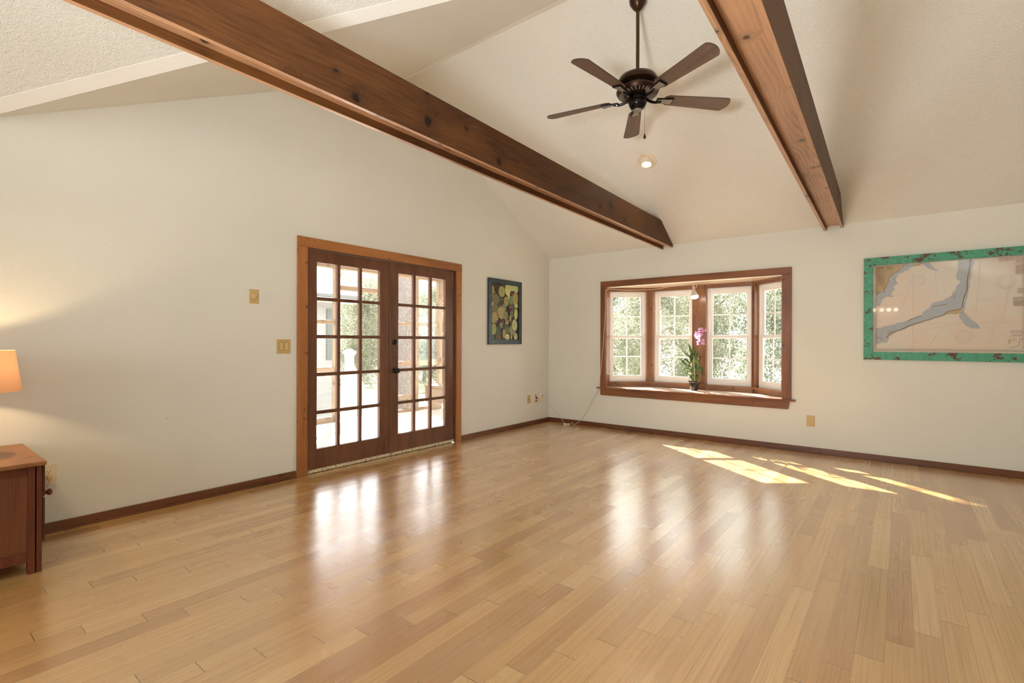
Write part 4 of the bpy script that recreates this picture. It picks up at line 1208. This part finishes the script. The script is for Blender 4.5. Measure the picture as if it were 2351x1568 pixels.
# lamp cord out of the left outlet
bm = BM()
tube(bm, spline([(.030, -5.580, .345), (.030, -5.592, .30), (.022, -5.615, .24), (.018, -5.66, .17), (.016, -5.72, .10), (.012, -5.80, .10), (.008, -5.90, .20)], 6), .0025, 6)
t = thing('lamp_cord', (.02, -5.60, .1), 'tan lamp cord hanging from the outlet behind the nightstand', 'cord')
obj('cable', bm, M['almond'], t, smooth=True)
bm = BM(); box(bm, (.0088, -5.591, .335), (.034, -5.569, .362)); obj('plug', bm, M['almond2'], t, bevel=.003)

# globe light bar across the room, mirrored in the chart glass
t = thing('globe_light_bar', (3.80, Y0, 2.04), 'bar of five lit globe bulbs reflected in the chart glass', 'wall light')
bm = BM(); box(bm, (3.45, Y0, 2.01), (4.15, Y0 + .05, 2.08)); obj('backplate', bm, M['whitep'], t, bevel=.004)
for k in range(5):
    bm = BM(); bmesh.ops.create_icosphere(bm, subdivisions=3, radius=.042, matrix=Matrix.Translation((3.52 + .14 * k, Y0 + .10, 2.0)))
    obj('globe_bulb', bm, M['globe'], t, smooth=True)

# ------------------------------------------------------------------ PORCH
PX, DZ0 = -3.0, -.10
bm = BM(); box(bm, (-3.12, -7.0, DZ0 - .12), (-.14, .72, DZ0))
struct('floor_porch', bm, M['deck'], 'pale sunlit porch deck outside the glazed doors', 'deck')
bm = BM(); box(bm, (-3.35, -7.2, 2.62), (-.14, .95, 2.70))
struct('ceiling_porch', bm, M['porchH'], 'timber porch ceiling outside the doors', 'ceiling')
def timber(name, a, b, label, cat, mat='porch', group=None):
    bm = BM(); box(bm, a, b)
    return tag(obj(name, bm, M[mat], None, loc=((a[0] + b[0]) / 2, (a[1] + b[1]) / 2, min(a[2], b[2])), bevel=.006), label, cat, group)
G = 'porch frame timbers'
timber('porch_post', (PX - .045, -1.715, DZ0 + .001), (PX + .045, -1.625, 2.36), 'porch post left of the white newel, seen through the left door', 'post', 'porch', 'porch posts')
timber('porch_post', (PX - .045, -.535, DZ0 + .001), (PX + .045, -.445, 2.36), 'porch post behind the meeting stiles of the doors', 'post', 'porch', 'porch posts')
timber('porch_post', (PX - .030, -.02, DZ0 + .001), (PX + .030, .045, 2.36), 'slim porch post right of the pine trunk, seen through the right door', 'post', 'porch', 'porch posts')
timber('porch_post', (PX - .045, .555, DZ0 + .001), (PX + .045, .645, 2.36), 'corner porch post seen through the right-hand panes of the right door', 'post', 'porch', 'porch posts')
timber('porch_post', (-2.10, .555, DZ0 + .001), (-2.01, .645, 2.36), 'porch post behind the bench, nearest the right door hinge', 'post', 'porch', 'porch posts')
timber('porch_header', (PX - .05, -7.0, 2.362), (PX + .05, .70, 2.50), 'long lower porch header beam above the door view', 'beam', 'porchH', 'porch header beams')
timber('porch_header', (PX - .02, -7.0, 2.501), (PX + .09, .70, 2.618), 'long upper porch header beam under the porch roof', 'beam', 'porchH', 'porch header beams')
timber('porch_header', (PX + .052, .54, 2.362), (-.16, .66, 2.50), 'porch end header beam above the bench', 'beam', 'porch', 'porch header beams')
timber('door_lintel', (PX - .03, -1.624, 2.02), (PX + .03, -.536, 2.10), 'timber lintel across the porch doorway above the white newel', 'beam', 'porchH')
GR_ = 'porch screen rails'
def rail(y0, y1, z0, z1, label): timber('porch_rail', (PX - .03, y0, z0), (PX + .03, y1, z1), label, 'rail', 'porchH', GR_)
rail(-6.9, -1.716, 1.47, 1.53, 'upper porch rail left of the left porch post')
rail(-6.9, -1.716, .70, .78, 'lower porch rail left of the left porch post')
rail(-6.9, -1.716, DZ0 + .001, DZ0 + .09, 'bottom porch plate left of the left porch post')
rail(-.444, -.021, 1.48, 1.54, 'upper porch rail across the pine trunk')
rail(.046, .554, 1.48, 1.54, 'upper porch rail between the slim post and the corner post')
rail(-.444, -.021, .74, .83, 'middle porch rail across the pine trunk')
rail(.046, .554, .74, .83, 'middle porch rail between the slim post and the corner post')
rail(-.444, -.021, .13, .21, 'low porch rail across the foot of the pine trunk')
rail(-.444, -.021, DZ0 + .001, DZ0 + .05, 'bottom porch plate below the pine trunk')
rail(.046, .554, DZ0 + .001, DZ0 + .05, 'bottom porch plate right of the slim post')
timber('porch_rail', (-2.954, .575, .78), (-2.101, .625, .86), 'porch end rail behind the bench', 'rail', 'porch', GR_)
timber('porch_brace', (-2.95, .56, 2.05), (-2.11, .64, 2.36), 'short brace board under the porch end header', 'panel', 'porch')  # a brace board, not joined to the posts
timber('porch_stud', (PX - .025, -.26, DZ0 + .052), (PX + .025, -.20, .129), 'short stud under the low porch rail by the pine trunk', 'stud', 'porch')
# bench
t = thing('porch_bench', (-1.9, .34, DZ0), 'timber bench on the porch, low in the right door panes', 'bench')
bm = BM(); box(bm, (-2.90, .12, .33), (-.6, .53, .375)); obj('seat', bm, M['porch'], t, bevel=.006)
bm = BM(); box(bm, (-2.90, .15, .06), (-.6, .18, .325)); obj('front_board', bm, M['porch'], t, bevel=.004)
for x in (-2.85, -1.75, -.7):
    bm = BM(); box(bm, (x - .04, .20, DZ0 + .001), (x + .04, .50, .325)); obj('leg', bm, M['porch'], t, bevel=.004)

# outside steps with white newel and hand rail
nc = Vector((-3.42, -1.145, -.32))
t = thing('stair_newel', nc, 'white newel post with flared cap at the head of the outside steps', 'newel post')
bm = BM(); box(bm, (nc.x - .06, nc.y - .06, nc.z), (nc.x + .06, nc.y + .06, .93)); obj('post', bm, M['whitepaint'], t, bevel=.006)
bm = BM(); lathe(bm, [(0, .93), (.085, .93), (.088, .945), (.118, .99), (.122, 1.01), (.10, 1.02), (.05, 1.055), (0, 1.06)], (nc.x, nc.y, 0), 4, Matrix.Rotation(PI / 4, 4, 'Z')); obj('cap', bm, M['whitepaint'], t)
# railing running down and away
ra, rb = Vector((-3.52, -1.04, .77)), Vector((-5.2, .55, -.14))
t = thing('stair_railing', (ra + rb) / 2 + Vector((0, 0, -.9)), 'white railing sloping down from the newel post', 'railing')
dv = (rb - ra).normalized()
bm = BM()
for zo in (0, -.62):
    sd = Vector((-dv.y, dv.x, 0)).normalized() * .035
    u3 = Vector((0, 0, .05))
    prism(bm, [ra + sd + Vector((0, 0, zo)), ra - sd + Vector((0, 0, zo)), ra - sd + u3 + Vector((0, 0, zo)), ra + sd + u3 + Vector((0, 0, zo))], rb - ra)
obj('hand_rail', bm, M['whitepaint'], t)
for k in range(14):
    p = ra.lerp(rb, (k + .7) / 14.5)
    bm = BM(); box(bm, (p.x - .018, p.y - .018, p.z - .60), (p.x + .018, p.y + .018, p.z + .005)); obj('baluster', bm, M['whitepaint'], t)
t = thing('outside_steps', (-3.7, -.7, -1.0), 'pale wooden steps going down from the porch doorway', 'steps')
for k in range(5):
    bm = BM(); box(bm, (-3.50 - .28 * k + .10, -1.0, -.26 - .16 * k), (-3.78 - .28 * k + .08, .35, -.22 - .16 * k)); obj('tread', bm, M['deck'], t)
for yy in (-1.02, .36):
    bm = BM()
    prism(bm, [(-3.125, yy, -.28), (-3.40, yy, -.28), (-4.9, yy, -1.06), (-4.5, yy, -1.06), (-3.125, yy, -.45)], (0, .03, 0))
    obj('stringer', bm, M['whitepaint'], t)

# white house wing
hx, hy1 = -6.6, .62
t = thing('house_wing', (-9.5, -3, -1.0), 'white clapboard house wing seen through the left-hand door panes', 'house')
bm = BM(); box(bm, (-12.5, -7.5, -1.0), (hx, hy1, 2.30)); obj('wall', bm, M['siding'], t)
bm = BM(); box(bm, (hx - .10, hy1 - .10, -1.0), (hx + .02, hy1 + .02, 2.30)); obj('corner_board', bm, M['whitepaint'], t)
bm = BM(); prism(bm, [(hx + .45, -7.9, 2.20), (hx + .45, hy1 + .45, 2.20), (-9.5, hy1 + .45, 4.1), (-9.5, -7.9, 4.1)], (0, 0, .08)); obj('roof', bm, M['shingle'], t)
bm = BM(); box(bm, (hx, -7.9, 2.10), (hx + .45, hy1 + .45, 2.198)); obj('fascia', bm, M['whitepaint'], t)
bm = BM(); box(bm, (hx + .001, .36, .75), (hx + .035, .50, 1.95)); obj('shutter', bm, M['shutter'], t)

# ground
bm = BM(); box(bm, (-60, -40, -1.25), (45, 60, -1.0))
struct('ground', bm, M['ground'], 'pale sunlit ground outside', 'ground')
bm = BM(); box(bm, (-30, 2.2, -.999), (-5.4, 7.5, -.97))
struct('path', bm, M['concrete'], 'pale driveway beyond the porch', 'driveway')

# ------------------------------------------------------------------ TREES
def leaf_mesh(name, seed, blobs, n, size, mat):
    r = random.Random(seed)
    vs, fs = [], []
    for i in range(n):
        cx, cy, cz, rx, rz = r.choice(blobs)
        while True:
            a, b, c_ = r.uniform(-1, 1), r.uniform(-1, 1), r.uniform(-1, 1)
            d = a * a + b * b + c_ * c_
            if .12 < d < 1: break
        p = Vector((cx + a * rx, cy + b * rx, cz + c_ * rz))
        d1_ = Vector((r.gauss(0, 1), r.gauss(0, 1), r.gauss(0, .8))).normalized()
        d2_ = d1_.orthogonal().normalized()
        d2_ = Matrix.Rotation(r.uniform(0, 6.28), 3, d1_) @ d2_
        s_ = size * r.uniform(.6, 1.35)
        k = len(vs)
        vs += [p, p + d1_ * s_ * .5 + d2_ * s_ * .32, p + d1_ * s_ * 1.1, p + d1_ * s_ * .5 - d2_ * s_ * .32]
        fs.append((k, k + 1, k + 2, k + 3))
    me = bpy.data.meshes.new(name)
    me.from_pydata(vs, [], fs); me.update()
    me.materials.append(M[mat])
    return me
def branch_mesh(seed, h, spread, r0, nb):
    r = random.Random(seed)
    bm = BM()
    pts = [Vector((r.uniform(-.1, .1) * i, r.uniform(-.1, .1) * i, h * i / 5)) for i in range(6)]
    tube(bm, spline(pts, 3), [r0 * (1 - .75 * i / 15) for i in range(16)], 8)
    for i in range(nb):
        f = r.uniform(.2, .95)
        p = pts[0].lerp(pts[-1], f)
        an = r.uniform(0, 6.28)
        L = spread * r.uniform(.5, 1.0)
        d = Vector((math.cos(an), math.sin(an), r.uniform(.1, .7)))
        q = spline([p, p + d * L * .5 + Vector((0, 0, r.uniform(-.1, .15))), p + d * L], 3)
        tube(bm, q, [r0 * .38 * (1 - .8 * j / 6) for j in range(7)], 6)
        for m in range(2):
            d2_ = (d + Vector((r.uniform(-.9, .9), r.uniform(-.9, .9), r.uniform(-.3, .5)))).normalized()
            q2 = [q[3], q[3] + d2_ * L * .3, q[3] + d2_ * L * .55 + Vector((0, 0, -.05))]
            tube(bm, q2, [r0 * .15, r0 * .1, r0 * .04], 5)
    me = bpy.data.meshes.new('trunk'); bm.to_mesh(me); bm.free(); me.materials.append(M['bark'])
    return me
KINDS = []
for s_, mat, ncl in ((1, 'leafA', 62), (2, 'leafB', 66), (3, 'leafC', 62)):
    r = random.Random(s_ * 17)
    bl = []
    for i in range(ncl):
        an = r.uniform(0, 6.28); rr = 1.45 * math.sqrt(r.random())
        bl.append((rr * math.cos(an), rr * math.sin(an), r.uniform(.5, 4.9), r.uniform(.35, .6), r.uniform(.3, .6)))
    KINDS.append((leaf_mesh('foliage', s_, bl, 42000, .064, mat), branch_mesh(s_ + 5, 4.6, 1.15, .11, 16)))
def tree(name, loc, kind, sc, rz, label, cat, group, tall=1.0):
    e_ = thing(name, loc, label, cat, group)
    for nm, me in (('trunk', KINDS[kind][1]), ('foliage', KINDS[kind][0])):
        o_ = bpy.data.objects.new(nm, me); COL.objects.link(o_)
        o_.parent = e_; o_.scale = (sc, sc, sc * tall); o_.rotation_euler = (0, 0, rz)
    return e_
rt = random.Random(9)
# beyond the bay
for i, (x, y, k) in enumerate([(-6.2, 9.1, 1), (-2.1, 9.0, 0), (2.0, 9.1, 1), (-5.6, 13.2, 2), (-1.5, 13.1, 1), (2.6, 13.2, 2), (6.4, 10.4, 0), (-11.5, 18.0, 0), (-7.0, 17.4, 1), (-2.8, 17.4, 0), (1.4, 17.4, 2), (5.6, 17.5, 1)]):
    tree('leafy_tree', (x, y, -1.0), k, .97 + .09 * (y > 16), rt.uniform(0, 6.28), 'leafy sunlit tree filling the view beyond the bay window', 'tree', 'trees beyond the bay window', 1.55 if x > -2 else 1.1)
for i, (x, y, k) in enumerate([(-12.0, 5.2, 0), (-12.0, 9.4, 1), (-12.0, 13.6, 0), (-16.3, 3.8, 2), (-16.3, 8.0, 0), (-16.3, 12.2, 1), (-20.5, 2.0, 0), (-20.5, 6.1, 1), (-20.5, 10.4, 2), (-20.4, 14.8, 1)]):
    tree('garden_tree', (x, y, -1.0), k, .97 + .09 * (x < -20), rt.uniform(0, 6.28), 'leafy sunlit tree in the garden seen through the glazed doors', 'tree', 'trees seen through the glazed doors')
r = random.Random(31)
# the big pine
pp = Vector((-5.6, 1.98, -1.0))
t = thing('pine_tree', pp, 'thick grey pine trunk close to the porch, seen through the right door', 'tree')
bm = BM(); tube(bm, spline([pp, pp + Vector((.03, 0, 3)), pp + Vector((.12, .05, 7)), pp + Vector((.2, .1, 12))], 5), [.33, .30, .28, .27, .27] + [.26 - .012 * i for i in range(11)], 20)
obj('trunk', bm, M['pine'], t, smooth=True)
pb = []
for i in range(18):
    an = r.uniform(0, 6.28); rr = 2.2 * r.random()
    pb.append((pp.x + rr * math.cos(an), pp.y + rr * math.sin(an), r.uniform(9.5, 12.0), .7, .4))
me = leaf_mesh('foliage', 91, pb, 5000, .13, 'leafC')
o_ = bpy.data.objects.new('foliage', me); COL.objects.link(o_); o_.parent = t; o_.location = -pp

tq = Vector((-3.36, 6.12, -1.0))  # tree out of view, added to block sun from the right bay panes
t = thing('added_shade_tree', tq, 'unseen tall tree added to shade the right half of the bay window', 'tree')
bm = BM(); tube(bm, spline([tq, tq + Vector((.05, 0, 3)), tq + Vector((0, .05, 7.5))], 5), [.13 - .008 * i for i in range(11)], 10); obj('trunk', bm, M['bark'], t, smooth=True)
pb = []
for i in range(60):
    an = r.uniform(0, 6.28); rr = .95 * math.sqrt(r.random())
    pb.append((tq.x + .12 + rr * math.cos(an), tq.y + .1 + rr * math.sin(an), r.uniform(4.6, 8.4), .36, .45))
me = leaf_mesh('foliage', 93, pb, 16000, .10, 'leafB')
o_ = bpy.data.objects.new('foliage', me); COL.objects.link(o_); o_.parent = t; o_.location = -tq

# ------------------------------------------------------------------ LIGHT
w = bpy.data.worlds.new('World'); SC.world = w; w.use_nodes = True
bg = w.node_tree.nodes['Background']
bg.inputs[0].default_value = (.94, .975, 1.0, 1); bg.inputs[1].default_value = 5.6

def light(typ, name, loc, energy, col=(1, 1, 1), size=.1, rot=None, **k):
    d = bpy.data.lights.new(name, typ)
    d.energy = energy; d.color = col
    if typ == 'AREA':
        d.shape = 'DISK'; d.size = size
    elif typ in ('POINT', 'SPOT'): d.shadow_soft_size = size
    for a, v in k.items(): setattr(d, a, v)
    o = bpy.data.objects.new(name, d); COL.objects.link(o)
    o.location = loc
    if rot: o.rotation_euler = rot
    return o
sun = light('SUN', 'sun', (-10, 8, 9), 52, (1, .965, .90))
sun.data.angle = math.radians(.55)
el = math.radians(32)
sd = Vector((.788 * math.cos(el), -.616 * math.cos(el), -math.sin(el)))
sun.rotation_euler = sd.to_track_quat('-Z', 'Y').to_euler()
ROOM = (.90, .965, 1.0)
# added fill lights beside and behind the camera, with no fixtures
UP = (PI, 0, 0)
fl = light('AREA', 'camera_fill', (3.35, -6.5, 1.5), 94, ROOM, .5)
fl.rotation_euler = Vector((.02, .68, .70)).to_track_quat('-Z', 'Y').to_euler()
light('AREA', 'ceiling_fill', (4.7, -7.9, 1.75), 40, ROOM, .40, UP)
wl = light('AREA', 'near_wall_fill', (2.0, Y0 + .02, 1.55), 50, ROOM, 2.6, (PI / 2, 0, 0))
wl.data.shape = 'RECTANGLE'; wl.data.size_y = 1.4
# table lamp and recessed light
light('POINT', 'table_lamp_light', (lc.x, lc.y, 1.055), 34, (1, .74, .42), .03)
sp = light('SPOT', 'recessed_spot', dc + nrm * .075, 11, (1, .84, .6), .04, spot_size=math.radians(110), spot_blend=.6)
sp.rotation_euler = Vector((.10, -.30, -1)).to_track_quat('-Z', 'Y').to_euler()

# ------------------------------------------------------------------ CAMERA
cam = bpy.data.cameras.new('camera')
co = bpy.data.objects.new('camera', cam); COL.objects.link(co)
f_px = 1141.7
cam.sensor_fit = 'HORIZONTAL'; cam.sensor_width = 36; cam.lens = 36 * f_px / 2351
cam.clip_start = .05; cam.clip_end = 300
yaw, pit, rol = math.radians(-38.004), math.radians(-.029), math.radians(.174)
cy, sy, cpp, spp = math.cos(yaw), math.sin(yaw), math.cos(pit), math.sin(pit)
fwd = Vector((sy * cpp, cy * cpp, spp)); rgt = Vector((cy, -sy, 0)); upv = rgt.cross(fwd)
r_ = rgt * math.cos(rol) + upv * math.sin(rol); u_ = -rgt * math.sin(rol) + upv * math.cos(rol)
co.matrix_world = Matrix(((r_.x, u_.x, -fwd.x, 4.1715), (r_.y, u_.y, -fwd.y, -6.2446), (r_.z, u_.z, -fwd.z, 1.2), (0, 0, 0, 1)))
SC.camera = co
vs_ = SC.view_settings
vs_.view_transform = 'Standard'; vs_.look = 'None'; vs_.exposure = 0; vs_.gamma = 1; vs_.use_curve_mapping = False
SC.cycles.max_bounces = 10; SC.cycles.transparent_max_bounces = 24; SC.cycles.diffuse_bounces = 5
SC.cycles.sample_clamp_indirect = 8
